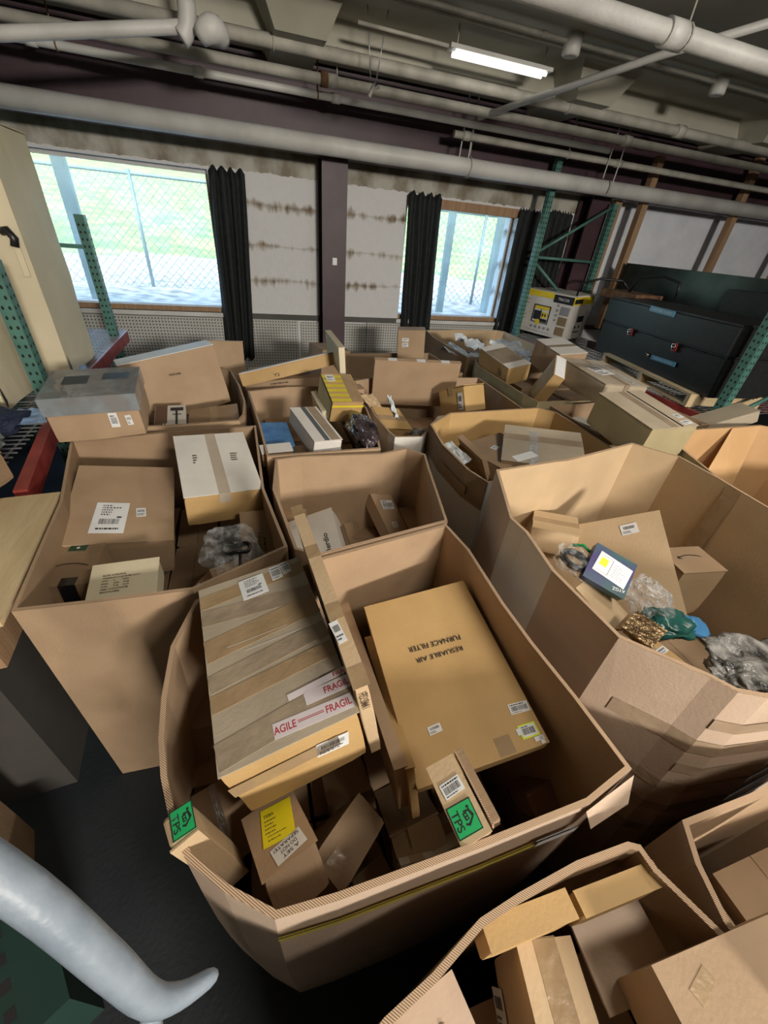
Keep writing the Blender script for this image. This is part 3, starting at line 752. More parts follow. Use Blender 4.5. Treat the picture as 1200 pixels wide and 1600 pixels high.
# ------------------------------------------------------------ room shell
YW = 5.55
def room():
    struct(bobj('floor', boxm((-4, -8, -0.2), (9, 5.9, 0)), M_FLOOR))
    struct(bobj('ceiling', boxm((-4, -8, 3.45), (9, 5.9, 3.7)), M_CEIL))
    struct(bobj('wall_left', boxm((-4.2, -8, 0), (-4, 5.9, 3.45)), M_DARKW))
    struct(bobj('wall_right', boxm((9, -8, 0), (9.2, 5.9, 3.45)), M_DARKW))
    struct(bobj('wall_back', boxm((-4.2, -8.2, 0), (9.2, -8, 3.45)), M_DARKW))
    # window wall with two openings
    bm = bmesh.new(); x = [-4, -1.95, -0.22, 1.95, 3.46, 9]; z = [0, 1.17, 2.475, 3.45]
    for i in range(5):
        for k in range(3):
            if i in (1, 3) and k == 1: continue
            add_box(bm, (x[i], YW, z[k]), (x[i + 1], YW + 0.3, z[k + 1]))
    bmesh.ops.remove_doubles(bm, verts=bm.verts, dist=1e-4)
    struct(bobj('wall_front', bm, M_WALL))
    # recessed ceiling bays between downstand ribs
    for i, (x0, x1) in enumerate(((0.42, 0.80), (3.1, 3.5), (5.6, 6.0))):
        bm = bmesh.new()
        ys = (4.4, 5.3)
        vs = [bm.verts.new(p) for p in ((x0 - .12, ys[0] - .1, 3.46), (x1 + .12, ys[0] - .1, 3.46), (x1 + .12, ys[1], 3.46), (x0 - .12, ys[1], 3.46), (x0, ys[0] + .05, 3.24), (x1, ys[0] + .05, 3.24), (x1, ys[1], 3.24), (x0, ys[1], 3.24))]
        for f in ((4, 5, 6, 7), (0, 1, 5, 4), (1, 2, 6, 5), (2, 3, 7, 6), (3, 0, 4, 7)): bm.faces.new([vs[k] for k in f])
        struct(bobj('trim_%d' % (i + 1), bm, M_CEIL))
    for i, y in enumerate((-1.2, 2.2)):
        struct(bobj('trim_%d' % (i + 4), boxm((-4, y, 3.36), (9, y + 0.25, 3.46)), M_CEIL))
    struct(bobj('trim_6', boxm((-4, 4.75, 3.28), (9, 5.15, 3.46)), M_CEIL))
    # windows: frame, glass, sill
    for i, (x0, x1) in enumerate(((-1.95, -0.22), (1.95, 3.46))):
        w = thing('window_%d' % (i + 1), 'x', 'window', ((x0 + x1) / 2, YW, 1.17)); del w['label']; del w['category']; w['kind'] = 'structure'
        hw = (x1 - x0) / 2
        bm = bmesh.new(); mt = M_STUD
        add_box(bm, (-hw, 0.0, 0), (hw, 0.14, 0.05)); 
        if i: add_box(bm, (-hw, -0.02, 1.215), (hw, 0.14, 1.305))
        add_box(bm, (-hw, 0.1, 0), (-hw + .03, 0.14, 1.3)); add_box(bm, (hw - .025, 0.1, 0), (hw, 0.14, 1.3))
        bobj('window_frame', bm, mt, w)
        if not i: bobj('head_trim', boxm((-hw, 0.09, 1.27), (hw, 0.13, 1.303)), M_PIPE, w)
        bobj('glass', boxm((-hw + .02, 0.115, .04), (hw - .02, 0.12, 1.29)), M_GLASS, w)
        bobj('sill', boxm((-hw - .03, -0.05, -0.045), (hw + .03, 0.0, 0.0)), M_PIPE, w)
    # pegboard dado
    pgs = [(-2.4, 0.62), (0.66, 1.5), (1.52, 4.0)]
    for i, (a, b) in enumerate(pgs):
        o = bobj('pegboard', boxm((a, YW - 0.03, 0.25), (b, YW - 0.012, 1.12 - (0.03 if i == 1 else 0))), M_PEG)
        tag(o, ('pegboard panel under the left window', 'narrow pegboard panel under the maroon column', 'pegboard panel under the right window')[i], 'pegboard', 'pegboard panels')
    bm = bmesh.new()
    add_box(bm, (-4, YW - 0.045, 1.115), (9, YW, 1.17))
    struct(bobj('trim_7', bm, M_DARKW))
    # steel: beam along the wall, columns
    def steel_i(bm, p0, p1, ax, w, h, t=0.02):
        pass
    bm = bmesh.new()
    add_box(bm, (-4, 5.32, 2.70), (9, 5.34, 3.28)); add_box(bm, (-4, 5.24, 2.68), (9, 5.44, 2.71)); add_box(bm, (-4, 5.24, 3.25), (9, 5.44, 3.28))
    tag(bobj('steel_beam', bm, M_PURPLE), 'long dark maroon steel beam running above both windows', 'beam')
    for i, xc in enumerate((1.03, 4.42)):
        bm = bmesh.new(); w = 0.135
        add_box(bm, (xc - w, 5.27, 1.16 if i == 0 else 0), (xc + w, 5.29, 2.68)); add_box(bm, (xc - w, 5.50, 0), (xc + w, 5.52, 2.68)); add_box(bm, (xc - .01, 5.29, 0), (xc + .01, 5.50, 2.68))
        add_box(bm, (xc - w, 5.27, 0), (xc + w, 5.29, 1.16))
        r = thing('steel_column', ('maroon steel column between the two windows' if i == 0 else 'maroon steel column beside the right-hand rack'), 'column')
        bobj('column_shaft', bm, M_PURPLE, r)
        if i == 0:
            bobj('paper_tag', boxm((xc - .02, 5.262, 1.75), (xc + .03, 5.27, 1.82)), M_LABEL, r)
room()

def curtain(xc0, xc1, zt, zb, y, label, folds=5, seed=0, skew=0):
    bm = bmesh.new(); nx, nz = 60, 24
    V = []
    for i in range(nx + 1):
        u = i / nx; col = []
        for k in range(nz + 1):
            t = k / nz
            amp = 0.02 + 0.018 * t
            yy = y + amp * math.sin(2 * PI * folds * u + seed + 0.6 * math.sin(t * 3 + u * 5)) + 0.01 * noise.noise(Vector((u * 9, t * 3, seed)))
            xx = xc0 + (xc1 - xc0) * u + skew * t + 0.012 * noise.noise(Vector((u * 5, t * 2, seed + 5)))
            zz = zt + (zb - zt) * t - 0.02 * math.cos(2 * PI * folds * u) * (1 - t) + 0.012 * math.sin(2 * PI * folds * u + 1) * t
            col.append(bm.verts.new((xx, yy, zz)))
        V.append(col)
    for i in range(nx):
        for k in range(nz):
            bm.faces.new((V[i][k], V[i + 1][k], V[i + 1][k + 1], V[i][k + 1]))
    o = bobj('curtain', bm, M_CURT, None, True)
    md = o.modifiers.new('thickness', 'SOLIDIFY'); md.thickness = 0.003
    return tag(o, label, 'curtain', 'black curtains at the windows')
curtain(-0.20, 0.14, 2.49, 0.66, 5.47, 'long black curtain at the right side of the left window', 4, 1, -0.08)
curtain(1.93, 2.35, 2.50, 1.02, 5.47, 'black curtain at the left side of the right window', 4, 2, 0.06)
curtain(3.42, 3.74, 2.48, 0.9, 5.47, 'black curtain at the right side of the right window', 4, 3, 0.0)
curtain(3.80, 4.22, 2.50, 0.9, 5.48, 'black curtain hanging behind the rack, next to the maroon column', 5, 4, 0.0)

# ------------------------------------------------------------ pipes, hangers, ceiling tube
def pipe(label, pts, r, mat=None, n=12, hangers=(), couplings=(), name='pipe', cat='pipe', ztop=3.44):
    root = thing(name, label, cat, pts[0], (0, 0, 0), 'pipes under the ceiling')
    O = Vector(pts[0])
    tube('pipe_run', [Vector(p) - O for p in pts], r, mat or M_PIPE, root, n)
    for hx in hangers:
        # strap hanger at fraction along the first-last line
        p = Vector(pts[0]).lerp(Vector(pts[-1]), hx) - O
        bm = bmesh.new()
        top = ztop - O.z
        add_tube(bm, [(p.x, p.y, p.z + r), (p.x, p.y, top)], 0.006, 6)
        add_tube(bm, [(p.x, p.y + r * 1.15 * math.cos(a), p.z + r * 1.15 * math.sin(a)) for a in [2 * PI * k / 12 for k in range(13)]], 0.006, 6)
        bobj('hanger', bm, M_RUST if r < 0.03 else M_PIPED, root)
    for cxx in couplings:
        a = Vector(pts[0]); b = Vector(pts[-1]); d = (b - a).normalized(); p = a.lerp(b, cxx) - O
        tube('coupling', [p - d * r * 1.3, p + d * r * 1.3], r * 1.28, mat or M_PIPE, root, n)
    return root
pipe('fat white insulated pipe hanging in front of the maroon beam', [(-4, 5.02, 2.715), (9, 5.02, 2.745)], 0.075, M_PIPE, 16, (0.492,), (), ztop=3.2)
pipe('lowest thin white pipe crossing over the top of the beam', [(-4, 4.9, 3.03), (4.0, 4.9, 3.03)], 0.028, M_PIPE, 10, (0.36, 0.60), (0.34, 0.48, 0.62), ztop=3.3)
pipe('thin white pipe branching low in front of the beam toward the right rack', [(2.15, 4.94, 2.95), (9, 4.94, 2.95)], 0.03, M_PIPED, 10, (0.2,), (0.02, 0.3), ztop=3.3)
pipe('middle dusty pipe with a rusty joint, crossing above the beam', [(-4, 4.75, 3.10), (9, 4.75, 3.10)], 0.036, M_PIPED, 12, (0.38,), (0.376, 0.62), ztop=3.3)
bm = bmesh.new(); add_tube(bm, [(0.80, 4.75, 3.10), (0.86, 4.75, 3.10)], 0.05, 10); tag(bobj('pipe_joint', bm, M_RUST), 'rusty brown joint on the middle ceiling pipe', 'pipe joint')
pipe('upper painted pipe just under the ceiling, nearest the elbow', [(-4, 4.62, 3.22), (9, 4.62, 3.22)], 0.042, M_PIPED, 12, (0.34, 0.55), (0.66,))
pipe('short sloping pipe that ends at the ceiling elbow', [(-3.2, 4.1, 2.62), (-1.22, 4.1, 2.88), (-0.30, 4.1, 3.05), (-0.19, 4.1, 3.07)], 0.036, M_PIPE, 12)
r = thing('pipe_elbow', 'lumpy white pipe elbow fitting at the upper left of the ceiling', 'pipe fitting', (-0.15, 4.1, 3.03))
tube('elbow', arc((-0.06, 0, -0.01), (0.0, 0, 0.03), (0.0, 0.0, 0.16), 8), 0.055, M_PIPE, r, 14)
tube('drop_pipe', [(0.0, 0, 0.1), (0.0, 0, 0.42)], 0.036, M_PIPE, r, 12)
tube('cap', arc((0.06, -0.05, 0.0), (0.16, -0.12, 0.08), (0.2, 0.02, 0.02), 8), [0.05, .06, .066, .07, .07, .066, .06, .055, .045], M_PIPE, r, 14)
pipe('big white pipe crossing the upper right corner of the ceiling', [(0.9, 2.62, 3.08), (9, 2.62, 3.08)], 0.045, M_PIPE, 16, (0.185,), (0.175,))
pipe('thin diagonal pipe slanting under the ceiling', [(2.35, 4.85, 3.08), (2.95, 3.35, 3.26), (3.35, 2.7, 3.36)], 0.024, M_PIPE, 10)
pipe('thin conduit with round boxes running along the ceiling', [(-0.5, 3.98, 3.41), (9, 3.98, 3.41)], 0.015, M_PIPED, 8, (), (0.1, 0.3))
pipe('thinner conduit beside the lit tube, with small clips', [(-0.5, 4.12, 3.42), (9, 4.12, 3.42)], 0.011, M_PIPED, 8)
for i, x in enumerate((2.62, 4.2)):
    bm = bmesh.new(); add_tube(bm, [(x, 3.98, 3.33), (x, 3.98, 3.34), (x, 3.98, 3.45)], [0.05, 0.065, 0.065], 14)
    tag(bobj('junction_box', bm, M_PIPE), ('round junction box on the ceiling beside the lit tube', 'round junction box on the conduit at the right of the ceiling')[i], 'junction box', 'junction boxes on the ceiling')
# hook hanging by wires
r = thing('hanging_hook', 'small pale hook hanging from two thin wires under the ceiling', 'hook', (1.15, 4.35, 3.0))
tube('wire', [(-0.02, 0, 0.05), (-0.07, 0, 0.44)], 0.004, M_WIRE, r, 6); tube('wire', [(0.02, 0, 0.05), (0.09, 0, 0.44)], 0.004, M_WIRE, r, 6)
tube('hook', [(-0.03, 0, -0.03), (0.0, 0, 0.03), (0.02, 0.0, 0.05), (0.0, 0.02, 0.02), (0.05, 0, 0.04)], 0.014, M_PIPE, r, 8)
for i, (x, y, z0, z1) in enumerate(((2.28, 4.98, 2.78, 3.25), (2.38, 4.98, 2.72, 3.25), (4.05, 4.9, 2.8, 3.3), (4.2, 4.9, 2.68, 3.3))):
    o = tube('hanger_rod', [(x, y, z1), (x - 0.02, y, z0)], 0.007, M_PIPE, None, 6)
    tag(o, ('left one of the two thin rods above the right window', 'right one of the two thin rods above the right window', 'left one of the two thin wires above the rack', 'right one of the two thin wires above the rack')[i], 'rod', 'thin hanging rods')
# lit fluorescent fixture
r = thing('ceiling_light', 'long narrow fluorescent fixture glowing on the ceiling', 'light', (2.2, 4.3, 3.28))
bobj('housing', boxm((-0.47, -0.05, 0.03), (0.47, 0.05, 0.055)), M_PIPE, r)
for x in (-.4, .4): tube('hanger_rod', [(x, 0, .05), (x, 0, .17)], .006, M_PIPED, r, 6)
mt, nt, b = nodemat('lit_tube', 0.4); b.inputs['Base Color'].default_value = (.9, .9, .9, 1); b.inputs['Emission Color'].default_value = (1, 0.98, 0.93, 1); b.inputs['Emission Strength'].default_value = 1.3
for y in (-0.035, 0.035): tube('lamp_tube', [(-0.42, y, 0.012), (0.42, y, 0.012)], 0.015, mt, r, 10)
tube('conduit', [(-1.2, 0, 0.05), (-0.46, 0, 0.045)], 0.012, M_PIPED, r)

# ------------------------------------------------------------ outside
def outside():
    bm = bmesh.new()
    nx, ny = 60, 50
    V = []
    for i in range(nx + 1):
        row = []
        for j in range(ny + 1):
            x = -30 + 70 * i / nx; t = j / ny; y = 5.86 + 60 * t ** 2
            z = 0.98 + max(0, y - 15) * 0.10 + (0.06 * noise.noise(Vector((x * .6, y * .6, 0))) if y > 6.2 else 0)
            row.append(bm.verts.new((x, y, z)))
        V.append(row)
    for i in range(nx):
        for j in range(ny):
            f = bm.faces.new((V[i][j], V[i + 1][j], V[i + 1][j + 1], V[i][j + 1]))
            yc = V[i][j].co.y + 0.6 * noise.noise(Vector((V[i][j].co.x * .3, 0, 0)))
            f.material_index = 1 if yc > 14.5 else 0
    g = bobj('ground', bm, [M_GRAVEL, M_GRASS]); struct(g)
    # chain link fence: angled a little to the building
    A = Vector((-9, 9.2, 0.98)); B = Vector((14, 8.2, 0.98)); H = 1.55
    root = thing('chain_link_fence', 'tall chain-link fence standing outside the windows', 'fence', A)
    L = (B - A).length; d = (B - A).normalized()
    bm = bmesh.new(); cell = 0.13; n = int(L / cell)
    def at(s, h): return d * s + Vector((0, 0, h))
    for k in range(-int(H / cell), n):
        for s in (1, -1):
            s0 = k * cell; a0, h0, a1, h1 = (s0, 0, s0 + H, H) if s == 1 else (s0, H, s0 + H, 0)
            if a0 < 0:
                if s == 1: h0 = -a0
                else: h0 = H + a0
                a0 = 0
            if a1 > L or a1 <= a0: continue
            p, q = at(a0, h0), at(a1, h1); w = Vector((0, 0, 0.0055)); 
            vs = [bm.verts.new(x) for x in (p - w, q - w, q + w, p + w)]
            bm.faces.new(vs)
    bobj('wire_mesh', bm, M_GALV, root)
    tube('top_rail', [at(0, H), at(L, H)], 0.022, M_GALV, root, 8)
    for s in [1.35 + 3.08 * k for k in range(7)]:
        tube('fence_post', [at(s, -0.1), at(s, H + 0.05)], 0.028, M_GALV, root, 8)
    for i, (x, y, w) in enumerate(((-2.0, 7.4, 0.075), (3.48, 7.6, 0.06), (4.62, 7.8, 0.13))):
        o = bobj('outdoor_post', boxm((x - w, y - w * .6, 0.95), (x + w, y + w * .6, 4.4)), M_GALV)
        tag(o, ('broad grey post outside at the left side of the left window', 'pale post outside at the left of the right window', 'broad mossy post outside at the right of the right window')[i], 'post', 'posts outside the windows')
    # bushes at the left
    rnd = random.Random(5)
    for q, (bx, by, bz, rr) in enumerate(((-5.9, 13.0, 1.6, 1.0), (-5.6, 15.2, 3.3, 1.0))):
        bm = bmesh.new()
        for k in range(900):
            v = Vector((rnd.gauss(0, 1), rnd.gauss(0, 1), rnd.gauss(0, 1))).normalized() * rr * rnd.uniform(.5, 1)
            c = Vector((bx, by, bz)) + v; s = 0.09
            a = Vector((rnd.uniform(-1, 1), rnd.uniform(-1, 1), rnd.uniform(-1, 1))).normalized() * s; b_ = a.orthogonal().normalized() * s * .6
            bm.faces.new([bm.verts.new(c + p) for p in (a, b_, -a, -b_)])
        add_tube(bm, [(bx, by, 0.9), (bx, by, bz)], 0.06, 6)
        tag(bobj('bush', bm, M_LEAF), ('green bush low behind the fence at the left window', 'taller green bush behind the fence at the left window')[q], 'bush')
outside()

# ------------------------------------------------------------ racks
def upright(parent, x, y, z0, z1, w=0.075, dpt=0.07, side=1):
    """slotted post: C-section with teardrop holes as dark inset marks"""
    bm = bmesh.new()
    add_box(bm, (x - dpt / 2, y - w / 2, z0), (x + dpt / 2, y + w / 2, z1), 0)
    k = z0 + 0.05
    fx = x + side * (dpt / 2 + 0.001)
    while k < z1 - 0.04:
        for yy in (-0.018, 0.018):
            a = 2 * PI / 6
            for pts in ([(fx, y + yy + 0.0075 * math.cos(q * a), k + 0.011 * math.sin(q * a) + (0.004 if yy > 0 else 0)) for q in range(6)],
                        [(x + yy * 0.9 + 0.0075 * math.cos(q * a), y - w / 2 - 0.001, k + 0.011 * math.sin(q * a)) for q in range(6)]):
                f = bm.faces.new([bm.verts.new(p) for p in pts]); f.material_index = 1
        k += 0.05
    me = bpy.data.meshes.new('upright_post'); bm.to_mesh(me); bm.free()
    return link('upright_post', me, [M_RACKG, plain('slot_shadow', (0.01, 0.012, 0.012), 0.9)], parent)
def wire_deck(parent, x0, x1, y0, y1, z, step=0.05, rod=0.003, cross=0.13):
    bm = bmesh.new(); y = y0
    while y <= y1:
        add_box(bm, (x0, y - rod, z - rod), (x1, y + rod, z + rod)); y += step
    x = x0
    while x <= x1:
        add_box(bm, (x - rod, y0, z - rod * 3), (x + rod, y1, z - rod)); x += cross
    return bobj('wire_deck', bm, M_WIRE, parent)
# left rack
LR = thing('pallet_rack', 'green and red pallet rack along the left, holding the tall cream boxes', 'rack', (-1.7, 0, 0))
def lx(x): return x + 1.7
upright(LR, lx(-1.235), 2.92, 0, 1.82)
upright(LR, lx(-1.215), 4.62, 0, 2.02)
upright(LR, lx(-2.2), 2.92, 0, 1.82); upright(LR, lx(-2.2), 4.62, 0, 2.02)
bobj('beam', boxm((lx(-1.20), 2.96, 0.99), (lx(-1.15), 4.86, 1.085)), M_RACKR, LR)
wire_deck(LR, lx(-2.2), lx(-1.16), 2.96, 4.86, 1.09)
bm = bmesh.new(); add_box(bm, (-.05, -1.10, .99), (0, 0, 1.085), 0, Matrix.Translation((lx(-1.15), 2.88, 0)) @ Matrix.Rotation(.17, 4, 'Z')); bobj('beam', bm, M_RACKR, LR)
wire_deck(LR, lx(-2.2), lx(-1.12), 1.80, 2.88, 1.09)
bobj('brace', boxm((lx(-2.2), 4.60, 1.78), (lx(-1.25), 4.64, 1.81)), M_RACKG, LR)
bobj('beam', boxm((lx(-2.22), 1.80, 0.99), (lx(-2.17), 4.86, 1.085)), M_RACKR, LR)

CUR[0] = 'tall cream boxes on the left rack'
def cream_box(label, lo, hi, lbl=None):
    c = [(a + b) / 2 for a, b in zip(lo, hi)]; d = [b - a for a, b in zip(lo, hi)]
    r = carton(None, 'tall_carton', label, 'box', 'cream', None, False, pose=(c, d, (0, 0, 0)), warp=0.006)
    bm = bmesh.new()   # torn lower corner
    bm.faces.new([bm.verts.new(p) for p in ((d[0] / 2 + .001, -d[1] / 2 + .012, 0.02), (d[0] / 2 + .001, -d[1] / 2 + .03, 0.06), (d[0] / 2 + .001, -d[1] / 2 + .012, 0.16), (d[0] / 2 + .001, -d[1] / 2 + .004, 0.1))])
    bobj('tear', bm, M_INK, r)
    return r
r = cream_box('tall cream box next to the left window, standing on the rack', (-2.1, 3.30, 1.095), (-1.19, 3.90, 2.42))
r = cream_box('middle tall cream box, directly behind the near green post', (-2.15, 2.66, 1.095), (-1.33, 3.26, 2.42))
CUR[0] = None
cp = thing('strap_clip', 'black clip and pale strap on the face of the cream box', 'clip', (-1.245, 3.285, 1.87), (0, 0, -PI / 2))
tube('clip', [(0, -.03, .06), (0.02, 0, 0.07), (0.01, 0.02, 0.03), (0.015, 0.01, -0.01)], 0.022, M_BLACK, cp, 8)
bobj('strap', boxm((0.0, 0.0, -0.16), (0.006, 0.03, -0.01)), KR['cream'], cp)
r = cream_box('brown-edged tall cream box at the far left edge, in front of the green post', (-2.1, 2.05, 1.095), (-1.32, 2.62, 2.3))
for i, (x, y) in enumerate(((-1.20, 3.42), (-1.16, 2.46))):
    o = sheet('blue_slip', (x, y, 1.115 if i == 0 else 1.15), 0.14, 0.16, (0.15, 0.1, 0.4), M_BLUEL, None, 0.006, i)
    tag(o, ('pale blue slip sticking out under the cream box by the window', 'pale blue slip lying on the dark cloth on the left rack')[i], 'paper slip')
blob('cloth_bundle', 'dark blue cloth bundle under the cream boxes at the left edge', 'cloth', (-1.38, 2.38, 1.15), (0.46, 0.3, 0.12), M_FABRIC, 3, 0.4)
blob('plastic_bag', 'grey translucent plastic bag with wires on the left rack', 'bag', (-1.38, 2.12, 1.14), (0.42, 0.28, 0.10), M_BUBBLE, 6, 0.5)
r = carton(None, 'strapped_carton', 'round-edged brown carton with a white strap, left edge on the rack', 'box', 'brown', None, False, pose=((-1.25, 1.83, 1.165), (0.34, 0.30, 0.14), (0.1, 0.12, -0.5)))
tube('strap', [(0.173, -0.1, .0), (0.173, -0.09, .14), (0.0, -0.06, .147), (-0.17, -0.03, .147)], 0.004, M_LABEL, r, 6)

# plywood-topped crate at the left
cr = thing('wooden_crate', 'pale plywood-topped wooden crate at the left edge', 'crate', (-1.15, 1.35, 0.0))
for i in range(4):
    x1 = 0.355 - i * 0.2
    M = Matrix.Rotation(0.08, 4, 'Z')
    bm = bmesh.new(); add_box(bm, (x1 - 0.196, -0.36, 1.075), (x1, 0.36, 1.095), 0, M); bobj('top_board', bm, M_WOOD, cr)
bm = bmesh.new(); add_box(bm, (0.27, -0.36, 0.9), (0.30, 0.36, 1.073), 0, Matrix.Rotation(0.08, 4, 'Z')); bobj('side_board', bm, M_STUD, cr)
bm = bmesh.new(); add_box(bm, (-0.42, -0.30, 0), (0.20, 0.34, 1.07), 0, Matrix.Rotation(0.08, 4, 'Z')); bobj('crate_side', bm, plain('under_crate_dark', (.05, .045, .04), .8), cr)  # near-black block puts the darkness below the boards into its colour
# right rack
RR = thing('pallet_rack', 'green pallet rack at the right, carrying the black chests', 'rack', (4.2, 0, 0))
def rx_(x): return x - 4.2
upright(RR, rx_(3.58), 5.17, 0, 2.98, side=-1)
upright(RR, rx_(3.72), 2.24, 0, 1.95, side=-1)
upright(RR, rx_(4.55), 5.17, 0, 2.62, side=-1); upright(RR, rx_(4.85), 2.24, 0, 1.7, side=-1)
for x in (3.68, 4.83): bobj('beam', boxm((rx_(x), 2.29, 0.94), (rx_(x) + 0.05, 5.12, 1.036)), M_RACKR, RR)
wire_deck(RR, rx_(3.7), rx_(4.86), 2.28, 5.5, 1.041)
for (a, b) in (((3.6, 5.17, 2.05), (4.55, 5.17, 2.6)), ((3.6, 5.17, 2.0), (4.55, 5.17, 2.0)), ((3.6, 5.17, 1.95), (4.55, 5.17, 1.35)), ((3.72, 2.24, 0.95), (4.85, 2.24, 1.5))):
    tube('brace', [(rx_(a[0]), a[1], a[2]), (rx_(b[0]), b[1], b[2])], 0.018, M_RACKG, RR, 6)
# pallet under the chest
def pallet():
    c, d, e = BOX['pallet']
    r = thing('wooden_pallet', 'pale wooden pallet under the big black chest', 'pallet', (4.17, 3.12, 1.045), (0, 0, -1.78))
    hx, hy = 0.72, 0.36
    for i in range(7):
        y = -hy + i * (2 * hy - 0.09) / 6
        bobj('deck_board', boxm((-hx, y, 0.095), (hx, y + 0.09, 0.115)), M_WOOD, r)
    for x in (-hx, -0.02, hx - 0.045): bobj('stringer', boxm((x, -hy, 0.016), (x + 0.045, hy, 0.095)), M_WOOD, r)
    for y in (-hy, -0.045, hy - 0.09): bobj('bottom_board', boxm((-hx, y, 0), (hx, y + 0.09, 0.016)), M_WOOD, r)
pallet()
def chest():
    c, d, e = BOX['chest']
    R = Euler(e, 'XYZ').to_matrix()
    base = Vector(c) - R @ Vector((0, 0, d[2] / 2))
    r = thing('tool_chest', 'huge glossy black steel job-site tool chest on the right rack', 'tool chest', base, e)
    hx, hy, h = d[0] / 2, d[1] / 2, d[2]
    bm = bmesh.new(); add_box(bm, (-hx, -hy, 0), (hx, hy, h * 0.55)); bmesh.ops.bevel(bm, geom=bm.edges[:], offset=0.012, segments=2, affect='EDGES'); bobj('chest_body', bm, M_CHEST, r)
    bm = bmesh.new(); add_box(bm, (-hx - .008, -hy - .012, h * 0.56), (hx + .008, hy, h)); bmesh.ops.bevel(bm, geom=bm.edges[:], offset=0.02, segments=3, affect='EDGES'); bobj('lid', bm, M_CHEST, r)
    for s in (-0.25, 0.25): bobj('pressed_rib', boxm((s * d[0] - .18, -hy - .003, h * 0.40), (s * d[0] + .18, -hy + .01, h * 0.43)), M_CHEST, r)
    for f in MARK['chest']: mark(r, (d[0] + .02, d[1] + .03, d[2]), f)
chest()
r = thing('second_chest', 'low black chest lying behind the big chest', 'tool chest', (4.72, 2.75, 1.5), (0, 0, -1.6))
bm = boxm((-0.55, -0.15, 0), (0.55, 0.15, 0.42)); bmesh.ops.bevel(bm, geom=bm.edges[:], offset=0.015, segments=2, affect='EDGES'); bobj('chest_body', bm, M_CHEST, r)
r2 = thing('wheelbarrow_handles', 'black tubular handle frame behind the chest with a rusty red tray', 'cart', (4.45, 4.45, 1.55))
tube('handle', [(-.35, .35, 0.0), (-.35, .35, .22), (-.2, .2, .30), (.05, .1, .30), (.12, .0, .2)], 0.014, M_BLACK, r2, 8)
tube('handle', [(-.0, -.1, 0.18), (-.02, -.2, .36), (.1, -.42, .40), (.15, -.6, .36), (.16, -.62, .2)], 0.014, M_BLACK, r2, 8)
bobj('tray', boxm((-0.12, -0.35, 0.12), (0.28, 0.22, 0.2)), M_RUST, r2)
# dark sheet steel guard and studded partition
g = bobj('steel_guard', boxm((4.95, 1.9, 1.2), (4.97, 5.05, 2.03)), M_GUARD); tag(g, 'dark reflective sheet-steel panel standing behind the rack', 'panel')
g = bobj('insulation_sheet', boxm((4.62, 5.50, 1.3), (8.6, 5.535, 2.69)), M_SHEET); tag(g, 'white foil insulation sheet on the wall right of the second maroon column', 'insulation')
for i, (x, z0, z1) in enumerate(((4.99, 1.2, 3.12), (6.60, 1.2, 3.44), (8.0, 1.0, 3.2))):
    o = bobj('wall_stud', boxm((x - 0.045, 5.13, z0), (x + 0.045, 5.215, z1)), M_STUD)
    tag(o, ('wooden stud nearest the maroon column at the right', 'long wooden stud in the middle of the white insulation sheet', 'stud at the right end of the white insulation sheet')[i], 'stud', 'wooden studs against the wall')
o = bobj('wall_stud', boxm((4.60, 5.215, 0), (4.70, 5.26, 2.67)), M_STUD); tag(o, 'weathered grey-brown post right beside the maroon column', 'stud')
